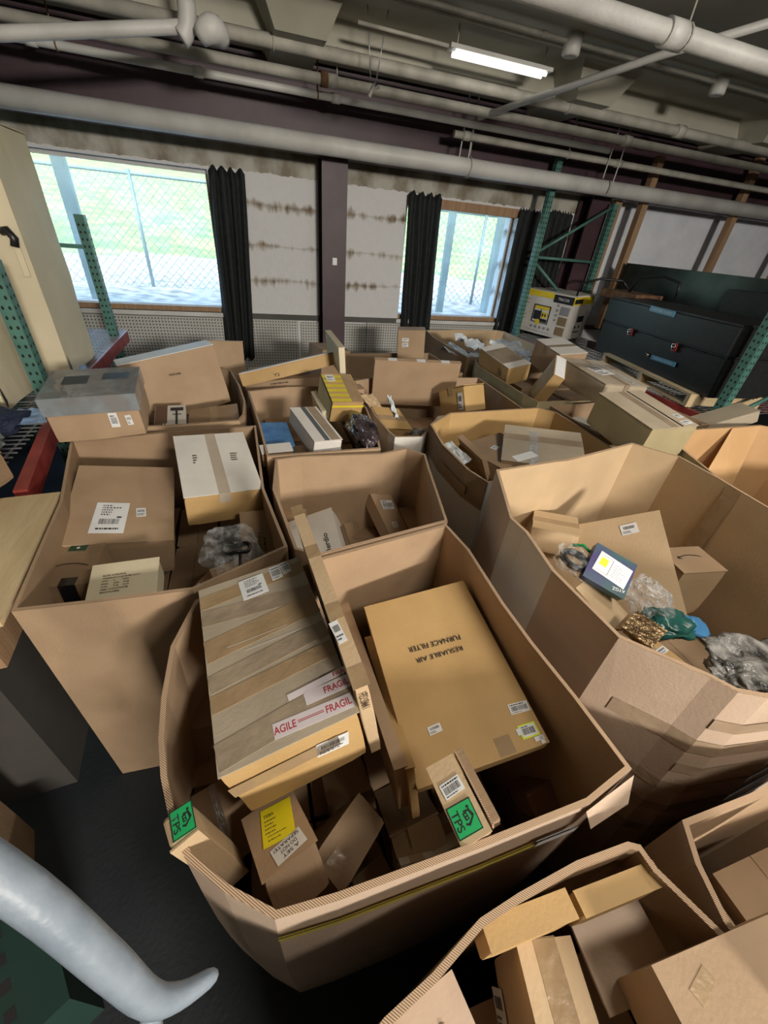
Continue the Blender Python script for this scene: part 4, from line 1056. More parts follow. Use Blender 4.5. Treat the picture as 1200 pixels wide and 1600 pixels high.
# generator carton
def generator():
    c, d, e = BOX['generator']
    r = carton('generator', 'generator_carton', 'white and yellow printed generator carton on the right rack', 'box', 'white', None, False)
    hx, hy, h = d[0] / 2, d[1] / 2, d[2]
    MY = plain('carton_yellow', (0.80, 0.60, 0.02), 0.4); MK = plain('carton_black', (0.02, 0.02, 0.025), 0.4); MG = plain('carton_grey', (0.28, 0.28, 0.30), 0.4); MT = plain('carton_photo_brown', (0.25, 0.18, 0.10), 0.4)
    def rc(face, x, y, w, hh, mat, nm, z=0.0009):
        dd = d; M = fmat(face, dd, 0, 0, 0.002)
        W = (d[0] if face in 'fb' else d[1]); H = h
        return prints(nm, M, [((x - .5) * W, (y - .5) * H, w * W, hh * H)], mat, r, z)
    rc('f', 0.0, 0.86, 0.62, 0.13, MY, 'yellow_band'); rc('f', 0.62, 0.80, 0.38, 0.17, MK, 'black_band'); rc('f', 0.0, 0.78, 0.1, 0.08, MY, 'yellow_band', 0.001)
    rc('r', 0.0, 0.80, 0.5, 0.17, MY, 'yellow_band'); rc('r', 0.5, 0.80, 0.5, 0.17, MY, 'yellow_band'); rc('r', 0.05, 0.83, 0.4, 0.1, MK, 'black_band', .0012)
    M = fmat('f', d, 0, 0, 0.002)
    lettering('brand_lettering', 'TRICOR', M @ Matrix.Translation((0.31 * d[0], 0.385 * h, 0)), 0.22 * d[0], 0.06 * h, M_LABEL, r, z=.0015)
    for i in range(3): rc('f', 0.80, 0.55 - i * .23, 0.17, 0.19, (MG, MT, MT)[i], 'photo_print')
    # picture of the generator: frame, engine, wheel
    Wd = d[0]
    def P(x, y, w, hh): return ((x - .5) * Wd, (y - .5) * h, w * Wd, hh * h)
    Mf = fmat('f', d, 0, 0, 0.002)
    prints('generator_frame', Mf, [P(.28, .66, .34, .025), P(.27, .28, .02, .40), P(.60, .28, .02, .40), P(.28, .27, .34, .02), P(.30, .46, .3, .015), P(.43, .28, .015, .36)], MK, r, .0012)
    prints('generator_tank', Mf, [P(.30, .585, .29, .075), P(.46, .40, .12, .13)], MY, r, .0013)
    prints('generator_engine', Mf, [P(.30, .34, .15, .21), P(.45, .30, .14, .08), P(.47, .43, .03, .07), P(.52, .43, .03, .07)], MK, r, .0015)
    bm = bmesh.new(); bm.faces.new([bm.verts.new(Mf @ Vector(((.41 - .5) * Wd + .036 * math.cos(a), (.29 - .5) * h + .036 * math.sin(a), .0018))) for a in [k * PI / 8 for k in range(16)]])
    bobj('generator_recoil', bm, MY, r)
    rng = random.Random(2)
    R = [(-.5 * d[0] + .05 * d[0] + x * 0, y, a, b) for x, y, a, b in []]
    for i in range(6): R.append((-.46 * d[0], (.26 - i * .09) * h, .12 * d[0] * rng.uniform(.6, 1), .02 * h))
    for i in range(5): R.append(((-.22 + i * .09) * d[0], -.36 * h, .05 * d[0], .06 * h))
    for i in range(4): R.append((.22 * d[0], (.22 - i * .11) * h, .04 * d[0], .05 * h))
    R.append((-.3 * d[0], -.43 * h, .5 * d[0], .012 * h))
    prints('printed_text', M, R, MG, r)
    M2 = fmat('r', d, 0, 0, 0.002)
    prints('printed_text', M2, [(-.05 * d[1], -.1 * h, .32 * d[1], .14 * h), (-.1 * d[1], -.24 * h, .08 * d[1], .06 * h), (.1 * d[1], -.24 * h, .08 * d[1], .06 * h), (-.1 * d[1], -.34 * h, .3 * d[1], .03 * h)], MK, r)
generator()

# ------------------------------------------------------------ bulk cartons
RIM = {
 'main': [(-.246,.982),(-.298,.818),(-.302,.664),(-.295,.559),(-.279,.472),(-.251,.382),(-.215,.31),(-.146,.244),(-.061,.183),(.052,.176),(.363,.173),(.619,.176),(.770,.208),(.762,.4),(.746,.582),(.741,.748),(.753,1.032),(.729,1.204),(.17,1.099),(-.059,1.037)],
 'left': [(-.75,1.05),(-.514,1.037),(-.256,1.030),(.062,1.187),(0,1.614),(-.008,2.334),(-.517,2.291),(-.924,2.243),(-.801,1.648),(-.776,1.343)],
 'mid': [(.085,1.165),(.035,1.604),(.07,1.898),(.203,1.915),(.638,1.886),(.804,1.928),(.887,1.836),(.85,1.69),(.79,1.42),(.745,1.222),(.17,1.115)],
 'right': [(.992,1.32),(1.333,1.356),(1.40,1.357),(1.923,1.477),(2.066,1.3),(2.061,1.077),(2.037,.838),(2.0,.35),(1.85,.2),(1.3,.17),(1.079,.207),(1.02,.236),(.989,.283),(.891,.387),(.849,.435),(.83,.697),(.86,.888),(.851,.975)],
 'five': [(1.026,2.127),(.984,1.843),(.987,1.755),(.995,1.553),(1.039,1.413),(1.85,1.56),(2.03,1.65),(2.051,1.957),(2.052,2.238),(1.966,2.332),(1.24,2.298)],
 'thirteen': [(2.09,1.84),(2.09,2.357),(2.5,2.396),(3.1,2.4),(3.15,1.9),(2.6,1.85)],
 'six': [(2.421,1.636),(2.539,1.698),(2.746,1.745),(3.407,1.75),(3.6,1.6),(3.6,.9),(3.4,.75),(2.22,.75),(2.2,.908),(2.225,1.043),(2.25,1.183)],
 'twelve': [(2.11,3.6),(2.03,3.386),(2.018,2.6),(2.04,2.44),(2.6,2.44),(3.1,2.47),(3.12,3.62)],
 'eleven': [(2.058,4.522),(2.12,4.937),(2.656,5.037),(3.2,5.06),(3.281,4.99),(3.277,4.294),(3.2,3.75),(2.172,3.69),(2.065,3.68)],
 'seven': [(-.041,2.949),(.249,3.033),(.454,3.024),(.72,3.0),(.735,2.55),(.69,2.143),(.655,1.945),(.03,1.93),(.007,2.351)],
 'ten': [(.765,2.687),(.752,2.412),(.766,2.154),(.783,2.077),(.96,2.06),(1.2,2.36),(1.93,2.42),(1.95,3.2),(1.0,3.25),(.78,3.15)],
 'eight': [(-.161,3.478),(-.09,3.062),(-.06,2.743),(-.07,2.518),(-.1,2.42),(-.5,2.38),(-.98,2.40),(-1.03,3.3),(-.9,3.5),(-.3,3.55)],
 'nine': [(.5,3.38),(.45,4.05),(1.0,4.2),(1.9,4.25),(1.95,3.5),(1.2,3.35)],
 'fourteen': [(.0,-.12),(.04,-.0),(.092,.026),(.183,.047),(.292,.083),(.38,.093),(.521,.102),(.649,.098),(.672,.086),(.675,.048),(.725,-.07),(.735,-.6),(.1,-.75),(-.02,-.3)],
 'fifteen': [(.735,-.05),(.76,.03),(.799,.095),(1.037,.09),(1.25,.10),(1.6,.08),(1.65,-.1),(1.6,-.8),(.78,-.8)],
}
root, O = gaylord('bulk_carton', 'large open bulk carton in the foreground with a yellow strap across its front', RIM['main'], 1.1, 'kraft', 'pink', bulge=0.012)
# yellow strap and torn flap on its front wall
wall_strip(root, O, [(-.062,.178),(.052,.171),(.363,.168),(.55,.170)], 0.985, 1.003, M_STRAP, 'yellow_strap', 0.007)
bm = bmesh.new()
bm.faces.new([bm.verts.new(Vector(p) - O) for p in ((.60, .166, 1.10), (.765, .196, 1.10), (.74, .160, 1.05), (.62, .145, 1.045))])
bobj('torn_flap', bm, KR['pink'], root)
wall_strip(root, O, [(.50,.168),(.61,.168)], 0.99, 1.02, M_LABEL, 'white_tape', 0.008)

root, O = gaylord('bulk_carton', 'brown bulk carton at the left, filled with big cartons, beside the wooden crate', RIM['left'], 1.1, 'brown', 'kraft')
root, O = gaylord('bulk_carton', 'half-empty bulk carton just behind the foreground one', RIM['mid'], 1.1, 'kraft', 'kraft')
RB = [(.992,1.32),(1.333,1.356),(1.40,1.357),(1.923,1.477),(2.066,1.3),(2.061,1.077),(2.037,.838),(2.0,.35),(1.85,.13),(1.3,.10),(1.079,.12),(1.01,.16),(.97,.22),(.87,.35),(.83,.42),(.83,.697),(.86,.888),(.851,.975)]
root, O = gaylord('bulk_carton', 'tallest tan bulk carton at the right with wrinkled tape over its front', RIM['right'], 1.28, 'light', 'pink', lit_seg=[17, 0, 16, 15], bottom=RB[::-1] if sum(a[0]*b[1]-b[0]*a[1] for a, b in zip(RIM['right'], RIM['right'][1:]+RIM['right'][:1])) < 0 else RB)  # white segments paint the window light on its left wall panels
M_WTAPE = noisy('brown_wall_tape', (0.34, 0.25, 0.17), (0.42, 0.31, 0.22), 6, 0.2, bump=0.5, bscale=14)
for z0, z1, a, e in ((1.13, 1.17, 8, 11), (1.02, 1.075, 8, 13), (0.92, 0.96, 8, 11), (0.82, 0.86, 8, 13), (0.70, 0.74, 8, 13), (0.56, 0.60, 8, 13)):
    idx = list(range(e, a - 1, -1))
    wall_strip(root, O, [RIM['right'][k] for k in idx], z0, z1, M_WTAPE, 'packing_tape', 0.0022, [RB[k] for k in idx], 1.28)
for x0, x1 in ((1.38, 1.43),):
    bm = bmesh.new(); bm.faces.new([bm.verts.new(Vector(p) - O) for p in ((x0, 1.342 + (x0 - 1.33) * .2, 1.275), (x1, 1.342 + (x1 - 1.33) * .2, 1.275), (x1 - .03, 1.325 + (x1 - 1.33) * .2, .3), (x0 - .03, 1.325 + (x0 - 1.33) * .2, .3))])
    bobj('seam_tape', bm, KR['light'], root)
bm = bmesh.new(); bm.faces.new([bm.verts.new(Vector(p) - O) for p in ((2.040, 1.02, 1.275), (2.036, .95, 1.275), (2.0, .95, .3), (2.004, 1.02, .3))]); bobj('seam_tape', bm, M_TAPE, root)
root, O = gaylord('bulk_carton', 'white-sided bulk carton with a brown taped sleeve, behind the tall right one', RIM['five'], 1.15, 'gold', 'white')
wall_strip(root, O, [(1.026,2.127),(.984,1.843),(.987,1.755),(.995,1.553),(1.039,1.413)], 0.99, 1.152, KR['brown'], 'brown_sleeve', 0.008)
wall_strip(root, O, [(.984,1.80),(.995,1.553),(1.0,1.52)], 1.02, 1.07, M_TAPE, 'packing_tape', 0.013)
gaylord('bulk_carton', 'bulk carton under the olive carton, by the far right rack', RIM['thirteen'], 1.15, 'kraft', 'brown')
root, O = gaylord('bulk_carton', 'warm orange-lit empty bulk carton at the right edge', RIM['six'], 1.2, 'orange', 'olive')
bm = bmesh.new(); bm.faces.new([bm.verts.new(Vector(p) - O) for p in ((3.10, 1.725, 1.2), (3.40, 1.735, 1.2), (3.0, 1.45, .72), (2.72, 1.5, .72))]); bobj('inner_flap', bm, KR['orange'], root)
gaylord('bulk_carton', 'olive-brown bulk carton in front of the taped cartons near the right rack', RIM['twelve'], 1.15, 'kraft', 'olive')
root, O = gaylord('bulk_carton', 'far bulk carton full of papers beside the red beam of the right rack', RIM['eleven'], 1.15, 'light', 'kraft')
gaylord('bulk_carton', 'bulk carton holding the blue and white cartons, in the middle', RIM['seven'], 1.1, 'kraft', 'kraft')
gaylord('bulk_carton', 'white-sided bulk carton holding the big upright brown board', RIM['ten'], 1.1, 'kraft', 'white', group=None)
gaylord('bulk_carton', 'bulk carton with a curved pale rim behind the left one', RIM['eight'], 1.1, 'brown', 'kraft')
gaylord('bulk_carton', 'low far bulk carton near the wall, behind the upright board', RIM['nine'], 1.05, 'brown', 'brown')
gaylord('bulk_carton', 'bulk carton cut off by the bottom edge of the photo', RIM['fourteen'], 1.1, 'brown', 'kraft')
gaylord('bulk_carton', 'bulk carton cut off at the lower right corner of the photo', RIM['fifteen'], 1.1, 'kraft', 'brown')

# ------------------------------------------------------------ cartons in and on them
CUR[0] = 'cartons in the left bulk carton'
# left bulk carton
r = carton('wrapped', 'wrapped_carton', 'carton with dark plastic film around its top, behind the left bulk carton', mat='kraft', seam=None, tape=False, warp=.003)
c, d, e = BOX['wrapped']
bm = bmesh.new(); add_box(bm, (-d[0]/2 - .004, -d[1]/2 - .004, d[2] * .64), (d[0]/2 + .004, d[1]/2 + .004, d[2] + .006)); bobj('plastic_film', bm, M_WRAP, r)
prints('printed_panel', fmat('t', d, 0, 0, .007), [(-.13, -.02, .11, .10), (.04, 0.02, .12, .08)], plain('dark_print', (.03, .04, .05), .5), r)
carton('bigleft', 'large_carton', 'biggest plain brown carton in the left bulk carton, with a shipping label on top', mat='kraft', seam=None, tape=False, warp=.003)
carton('whitetop', 'white_topped_carton', 'carton with a white printed top and brown sides, right side of the left bulk carton', mat='gold', topm='white', seam='y', tmat=plain('pale_tape', (.45, .38, .30), .3))
carton('printed', 'printed_carton', 'slim carton with brown printed lines leaning below the white-topped one', mat='brown', seam=None, tape=False, marks=(('t', .0, .02, .2, .10, 1.57, 'smallprint'),))
carton('undercable', 'small_carton', 'small carton under the clear bag of cable', mat='kraft', seam='y')
carton('smile', 'arrow_carton', 'carton with a printed curved arrow and black tape, front left of the left bulk carton', mat='brown', seam=None, tape=False)
c, d, e = BOX['smile']
bt = obj_ = bobj('black_tape', boxm((-.005, -d[1]/2 - .002, d[2] - .12), (.045, -d[1]/2 + .04, d[2] + .0045)), M_BLACKT, bpy.data.objects['arrow_carton'])
carton('whiteprint', 'pale_printed_carton', 'pale worn carton with printed shipping text, front of the left bulk carton', mat='cream', seam=None, tape=False, warp=.002)
carton(None, 'slim_carton', 'dark slim carton with a tiny label, deep in the left bulk carton', mat='brown', seam=None, tape=False, pose=((-.33, 1.28, .80), (.05, .36, .05), (-.1, 0, -.5)), marks=(('t', 0, .05, .03, .045, 0, 'slip'),))
# clear bag with cable
b = blob('clear_bag', 'clear plastic bag with a black cable inside, in the left bulk carton', 'bag', (-.15, 1.33, 1.02), (.24, .20, .05), M_CLEAR, 4, .35, (0.45, 0.1, 0.15))
bz = thing('cable', 'black coiled cable and plug inside the clear bag', 'cable', (-.15, 1.33, 1.0))
bm = bmesh.new()
add_tube(bm, [(0.05 * math.cos(a) + .02, 0.03 * math.sin(a) - .03, .02 + .008 * math.sin(3 * a) + a * .001) for a in [k * .35 for k in range(40)]], .006, 6)
bobj('cord', bm, M_CABLE, bz)
tube('plug', [(-.05, .05, .03), (.0, .02, .035), (.02, -.01, .03)], [.012, .015, .01], M_CABLE, bz, 8)
tube('cord', [(.03, -.05, .02), (.03, -.09, -.0), (.015, -.14, -.08)], .006, M_CABLE, bz, 8)
CUR[0] = 'cartons behind the left bulk carton'
# behind: slanted big carton and the two beside it
carton('slantbig', 'big_slanted_carton', 'big brown carton with handwriting, tilted up behind the film-wrapped one', mat='kraft', topm='white', seam=None, tape=False)  # white top panel paints the light falling on the top
r = carton('ipbox', 'picture_carton', 'brown and white carton printed with a black tool', mat='white', seam=None, tape=False)
c, d, e = BOX['ipbox']; M = fmat('t', d, 0, 0, .0045)
lb = plate('brown_panel', M, d[0] * .38, d[1] * .98, plain('dark_brown_print', (.10, .045, .03), .4), r, x0=-d[0] * .29)
lettering('letters', 'IP', M @ Matrix.Translation((-d[0] * .22, -d[1] * .3, 0)) @ Matrix.Rotation(PI, 4, 'Z'), .045, .06, M_LABEL, lb)
prints('tool_picture', M, [(-.006 + .035, -d[1] * .42, .012, d[1] * .7), (.0, d[1] * .26, .075, .05), (.012, d[1] * .1, .05, .012)], M_INK, r)
carton('brownip', 'glossy_end_carton', 'brown carton with a shiny taped end beside the picture carton', mat='brown', seam='y')

CUR[0] = 'cartons in the foreground bulk carton'
# main bulk carton
r = carton('fragile', 'fragile_carton', 'large heavily taped carton with FRAGILE tape, left side of the foreground bulk carton', mat='gold', topm='grey', seam=None, tape=False, warp=.003)
c, d, e = BOX['fragile']; M = fmat('t', d, 0, 0, .0032)
for i, (y, hh, ty) in enumerate(((.22, .05, .05), (.135, .055, -.12), (.055, .07, .10), (-.04, .05, .12), (-.10, .045, .08), (-.215, .06, .12))):
    Mi = M @ Matrix.Translation((0, y, 0)) @ Matrix.Rotation(ty, 4, 'Z')
    plate('tape_band', Mi, d[0] * .985, hh, M_TAPEG if i % 2 else M_TAPE, r, t=.0004 + .0001 * i)
prints('tape_wrinkles', M, [(-.1, .03, .16, .0012), (-.06, .0, .2, .0010)], M_LABEL, r, z=.0013)
M = fmat('f', d, 0, 0, .0012)
plate('tape_band', M @ Matrix.Translation((-.03, .04, 0)) @ Matrix.Rotation(.03, 4, 'Z'), d[0] * .8, .05, M_TAPE, r)
r = carton('longthin', 'long_flat_carton', 'long narrow carton standing on edge beside the FRAGILE one', mat='light', seam=None, tape=False, warp=.002)
c, d, e = BOX['longthin']; M = fmat('t', d, 0, 0, .0032)
for y in (.30, .10, -.12, -.30): plate('tape_band', M @ Matrix.Translation((0, y, 0)), d[0] * .98, .05, M_TAPE, r)
lettering('handwriting', 'F2 5M1', fmat('f', d, .0, d[2] * .3, .0015, -1.57), .07, .02, M_BINK, r)
carton('filter', 'furnace_filter_carton', 'flat golden carton printed RESUABLE AIR FURNACE FILTER', mat='gold', seam=None, tape=False, warp=.0012)
c, d, e = BOX['filter']; plate('tape', fmat('t', d, .075, -d[1]/2 + .03, .003), .05, .05, M_TAPE, bpy.data.objects['furnace_filter_carton'])
prints('torn_paper', fmat('t', d, 0, 0, .0042), [(.125, -.262, .012, .018), (.165, -.29, .03, .012), (.18, -.3, .012, .02)], M_LABEL, bpy.data.objects['furnace_filter_carton'])
carton('panela', 'flat_panel_carton', 'thin flat carton standing just left under the furnace filter carton', mat='gold', seam=None, tape=False)
carton('panelb', 'flat_panel_carton', 'thin flat carton standing between the long narrow carton and the furnace filter', mat='kraft', seam=None, tape=False)
carton('sliver', 'flat_carton', 'flat carton peeking out beneath the far end of the furnace filter', mat='gold', seam=None, tape=False)
r = carton('tpsbox', 'slim_upright_carton', 'slim upright carton with a green TPS label and torn edge, near the front rim', mat='light', seam=None, tape=False, warp=.002)
c, d, e = BOX['tpsbox']
bobj('torn_flap', boxm((d[0]/2 + .004, -d[1] * .45, d[2] - .03), (d[0]/2 + .008, d[1] * .5, d[2] + .006)), M_CORR, r)
bobj('torn_flap', boxm((d[0]/2 + .009, -d[1] * .42, d[2] - .05), (d[0]/2 + .026, d[1] * .52, d[2] - .002)), KR['brown'], r)
r = carton('glossy', 'film_wrapped_carton', 'dark glossy film-wrapped carton at the right front of the foreground bulk carton', mat=noisy('glossy_brown_film', (.20, .12, .085), (.27, .16, .11), 6, .14), seam=None, tape=False)
carton('tapeda', 'taped_carton', 'brown carton with a clear tape patch, left of the slim upright TPS carton', mat='brown', seam='y')
carton('tapedb', 'pale_taped_carton', 'small grey-topped carton at the front rim, left of the upright TPS carton', mat='grey', seam='y')
carton('tapedc', 'pale_taped_carton', 'small taped carton tucked behind the upright TPS carton', mat='grey', seam='x')
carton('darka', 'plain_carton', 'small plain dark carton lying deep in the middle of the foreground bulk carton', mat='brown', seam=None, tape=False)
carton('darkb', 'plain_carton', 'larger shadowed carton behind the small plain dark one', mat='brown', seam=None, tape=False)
carton('yellowsticker', 'stickered_carton', 'brown carton with a bright yellow label and a DO NOT SEPARATE label', mat='kraft', seam=None, tape=False, warp=.004)
carton('tpssmall', 'small_long_carton', 'long carton sticking over the left rim with a green TPS label on its end', mat='light', seam=None, tape=False, warp=.002)
r = carton('darktape', 'shiny_taped_carton', 'dark carton with a shiny strip of clear tape behind the left TPS carton', mat='brown', seam=None, tape=False)
c, d, e = BOX['darktape']; plate('shiny_tape', fmat('t', d, d[0] * .35, 0, .003), .03, d[1], M_BUBBLE, r)
carton('fronta', 'plain_carton', 'brown carton below the DO NOT SEPARATE label, against the front wall', mat='brown', seam='x')
carton('leftwalla', 'plain_carton', 'carton standing against the left inner wall, beside the FRAGILE carton', mat='kraft', seam=None, tape=False)
carton('leftwallb', 'plain_carton', 'lower carton against the left inner wall, in front of the higher one', mat='kraft', seam=None, tape=False)

CUR[0] = 'cartons in the half-empty bulk carton'
# bulk carton behind
carton('herdio', 'herdio_carton', 'white carton printed Herdio', mat='white', seam=None, tape=False)
r = carton(None, 'herdio_carton', 'white carton with rotated letters, half hidden by the long narrow carton', mat='white', seam=None, tape=False, pose=((.155, 1.50, .70), (.13, .40, .2), (.1, -.1, .08)), marks=(('t', .0, -.08, .09, .03, 1.57, 'text', 'ner'),))
carton('midlong', 'long_carton', 'long brown carton with two white labels standing in the half-empty bulk carton', mat='kraft', seam=None, tape=False)
carton('midflat', 'low_carton', 'low plain carton in the rear right corner of the half-empty bulk carton', mat='kraft', seam=None, tape=False)
carton('midtaped', 'crumpled_taped_carton', 'crumpled taped carton between the Herdio and the long brown one', mat='brown', seam='y', warp=.005)
carton('midback', 'plain_carton', 'flat plain carton behind the crumpled taped one', mat='brown', seam='x')
t = thing('wooden_spool', 'small turned wooden piece beside the tip of the long narrow carton', 'spool', (.13, 1.66, .90))
tube('spool', [(-.05, 0, 0), (-.045, 0, 0), (-.02, 0, 0), (.03, 0, 0), (.055, 0, 0), (.06, 0, 0)], [.03, .035, .022, .022, .034, .03], M_STUD, t, 14)

CUR[0] = 'cartons in the tall right bulk carton'
# right bulk carton
carton('flatbig', 'large_flat_carton', 'large pale flat carton leaning inside the tall right bulk carton', mat='light', seam=None, tape=False, warp=.004)
r = carton('purple', 'purple_carton', 'dark purple and green carton with a white label and a yellow sticker', mat='purple', seam=None, tape=False)
carton('krafttan', 'tan_carton', 'plain tan carton leaning on the wall of the tall right bulk carton', mat='light', seam=None, tape=False)
carton('kraftlabel', 'tan_labelled_carton', 'tan carton with a small white label by the rim of the tall right bulk carton', mat='gold', seam='y')
r = carton('smiletwo', 'curve_printed_carton', 'light carton with a dark curved line on top, right side of the tall bulk carton', mat='light', topm='kraft', seam=None, tape=False, marks=(('t', .0, .02, .12, .02, 0, 'arrow'),))
carton('triangle', 'corner_carton', 'light carton whose corner shows above the large flat one', mat='light', seam='x')
b = blob('clear_bag', 'clear bag with a dark coil and green tie, left of the purple carton', 'bag', (1.10, .85, 1.14), (.13, .16, .09), M_CLEAR, 7, .4, (.2, 0, .5))
bz = thing('coiled_hose', 'dark coiled hose with green tie inside a clear bag', 'hose', (1.10, .85, 1.12))
bm = bmesh.new(); add_tube(bm, [((.04 + .004 * math.sin(a * 1.7)) * math.cos(a) , .05 * math.sin(a), .012 + a * .0008) for a in [k * .4 for k in range(60)]], .008, 6); bobj('coil', bm, M_CABLE, bz)
tube('green_tie', [(.02, .05, .05), (.05, .03, .06), (.06, -.01, .05)], .006, M_GREEN, bz, 6)
blob('bubble_bag', 'crumpled clear bubble bag beside the purple carton', 'bag', (1.31, .68, 1.08), (.17, .16, .1), M_BUBBLE, 11, .5, (.2, 0, .2))
blob('teal_bag', 'teal plastic bag under the bubble bag', 'bag', (1.34, .58, 1.03), (.18, .12, .08), M_TEAL, 13, .35, (.1, 0, -.3))
blob('blue_pouch', 'bright blue pouch beside the teal bag', 'pouch', (1.47, .56, 1.0), (.10, .09, .04), M_BLUEF, 15, .2, (.1, .2, -.5))
b = carton(None, 'foil_packet', 'bronze foil packet on the corner of the tan labelled carton', 'packet', mat=M_FOIL, seam=None, tape=False, pose=((1.118, .525, 1.115), (.12, .10, .025), (.0, .0, .35)), warp=.008)
blob('film_bag', 'grey printed plastic film bag at the bottom of the tall right bulk carton', 'bag', (1.55, .36, .98), (.36, .26, .12), M_BAGG, 17, .45, (0, 0, -.3))
blob('film_bag', 'grey printed film bag nearest the right edge, in the tall bulk carton', 'bag', (1.46, .30, .98), (.40, .2, .16), M_BAGG, 19, .5, (0, .1, -.2))

CUR[0] = 'cartons in the white-sided bulk carton'
# white-sided bulk carton
carton('fivethin', 'slim_dark_carton', 'slim carton standing on edge in the white-sided bulk carton with a sleeve', mat='kraft', seam=None, tape=False)
r = carton('fiveflat', 'glossy_taped_carton', 'wide flat carton with shiny grey tape across its top', mat='brown', topm='grey', seam=None, tape=False, warp=.003)
c, d, e = BOX['fiveflat']; M = fmat('t', d, 0, 0, .0032)
plate('tape_band', M @ Matrix.Translation((0, .07, 0)), d[0] * .98, .07, M_TAPEG, r); plate('tape_band', M @ Matrix.Translation((-.05, -.03, 0)), .05, d[1] * .9, M_BUBBLE, r, t=.001)
lb = plate('shipping_label', M @ Matrix.Translation((-.1, -.15, 0)) @ Matrix.Rotation(.7, 4, 'Z'), .14, .06, M_LABEL, r, t=.0012)
carton('fivebrown', 'brown_carton', 'brown carton with a small label behind the wide flat taped one', mat='brown', seam=None, tape=False, marks=(('t', -.02, .03, .06, .04, .2, 'slip'),))
o = sheet('white_paper', (1.08, 1.86, 1.08), .10, .2, (.2, -.3, .2), M_PAPER, None, .01, 4); tag(o, 'white paper between the slim carton and the sleeve wall', 'paper')

CUR[0] = 'cartons in the middle bulk carton'
# middle bulk carton
carton('blue', 'blue_carton', 'blue glossy carton with two small labels', mat='blue', seam=None, tape=False)
r = carton('whitelong', 'long_white_carton', 'long white-grey carton with a dark striped seam tape', mat='white', seam='y', tape=False, warp=.002)
c, d, e = BOX['whitelong']; M = fmat('t', d, -.005, 0, .0032)
plate('striped_tape', M, .03, d[1] * .98, plain('dark_striped_tape', (.10, .11, .12), .4), r)
plate('tape', M @ Matrix.Translation((.05, 0, 0)), .055, d[1] * .98, M_TAPEG, r)
carton('whiteslim', 'slim_white_carton', 'slim white carton between the white-grey and the yellow-striped ones', mat='cream', seam=None, tape=False)
r = carton('yellow', 'yellow_striped_carton', 'tall carton with yellow-green striped top and a yellow line on its front', mat='gold', seam=None, tape=False)
c, d, e = BOX['yellow']; M = fmat('t', d, 0, 0, .0032)
mY = plain('yellow_print', (.58, .50, .04), .5)
prints('yellow_stripes', M, [(-d[0]/2, -d[1]/2 + .01 + i * .05, d[0] * .62, .027) for i in range(6)], mY, r)
prints('yellow_line', fmat('f', d, 0, 0, .0018), [(-d[0]/2, d[2]/2 - .035, d[0], .014)], plain('bright_yellow_print', (.8, .66, .03), .5), r)
prints('pale_side_panel', fmat('l', d, 0, 0, .0018), [(-d[1]/2 + .01, -d[2]/2 + .01, d[1] - .02, d[2] - .02)], plain('pale_yellow_print', (.62, .60, .36), .5), r)
plate('tape', M @ Matrix.Translation((d[0] * .3, 0, 0)), d[0] * .35, d[1] * .97, M_TAPE, r)
blob('black_film_bundle', 'bundle in crinkled black plastic film beside the white-grey carton', 'bundle', (.61, 2.20, 1.09), (.17, .44, .16), M_BAGK, 21, .3)
carton(None, 'white_lidded_carton', 'small carton with a white lid at the front left rim of the middle bulk carton', mat='brown', topm='white', seam=None, tape=False, pose=((.085, 2.045, 1.045), (.17, .09, .09), (.1, .0, .1)))
CUR[0] = 'cartons in front of the pegboard wall'
# behind the middle
carton('ytwo', 'long_slanted_carton', 'long carton marked Y2 slanting upward with taped right end', mat='gold', topm='white', seam=None, tape=False)
carton('scribble', 'flat_scribbled_carton', 'flat carton with faint writing beneath the slanting Y2 one', mat='kraft', seam=None, tape=False, marks=(('f', .0, .02, .22, .025, .05, 'scrawl'),))
carton('upright', 'tall_white_board', 'tall thin white carton standing on end at the tip of the Y2 carton', mat='cream', seam=None, tape=False)
r = carton('thinboard', 'upright_board_carton', 'wide thin brown carton standing upright with taped top edge', mat='kraft', seam=None, tape=False)
c, d, e = BOX['thinboard']; M = fmat('t', d, 0, 0, .003)
for x in (-.21, .02, .22): plate('shiny_tape', M @ Matrix.Translation((x, 0, 0)), .07, d[1] * .95, M_LABEL, r)
r = carton('labeltall', 'tall_brown_carton', 'tall brown carton with two small labels near the right curtain', mat='kraft', seam=None, tape=False)
c, d, e = BOX['labeltall']; plate('shiny_tape', fmat('t', d, 0, 0, .003), d[0] * .9, .04, M_BUBBLE, r)
carton('tenlabel', 'creased_carton', 'tilted brown carton with an upright white label', mat='gold', seam='y', warp=.004)
carton('tenopen', 'opened_carton', 'crumpled opened carton with folded flaps in the white-sided middle bulk carton', mat='gold', seam='x', warp=.006)
o = sheet('flap_sheet', (.79, 2.62, 1.12), .12, .14, (.5, .1, .5), KR['light'], None, .004, 9); tag(o, 'loose cardboard flap standing up from the crumpled opened carton', 'cardboard')
o = sheet('white_foam', (.95, 2.62, 1.08), .05, .22, (.5, .5, .3), M_PAPER, None, .012, 11); tag(o, 'white foam strip beside the crumpled opened carton', 'foam')
blob('white_bag', 'white and grey plastic bag in the white-sided middle bulk carton', 'bag', (1.08, 2.32, .98), (.22, .14, .08), M_BAGG, 23, .3)
CUR[0] = 'cartons near the right rack'
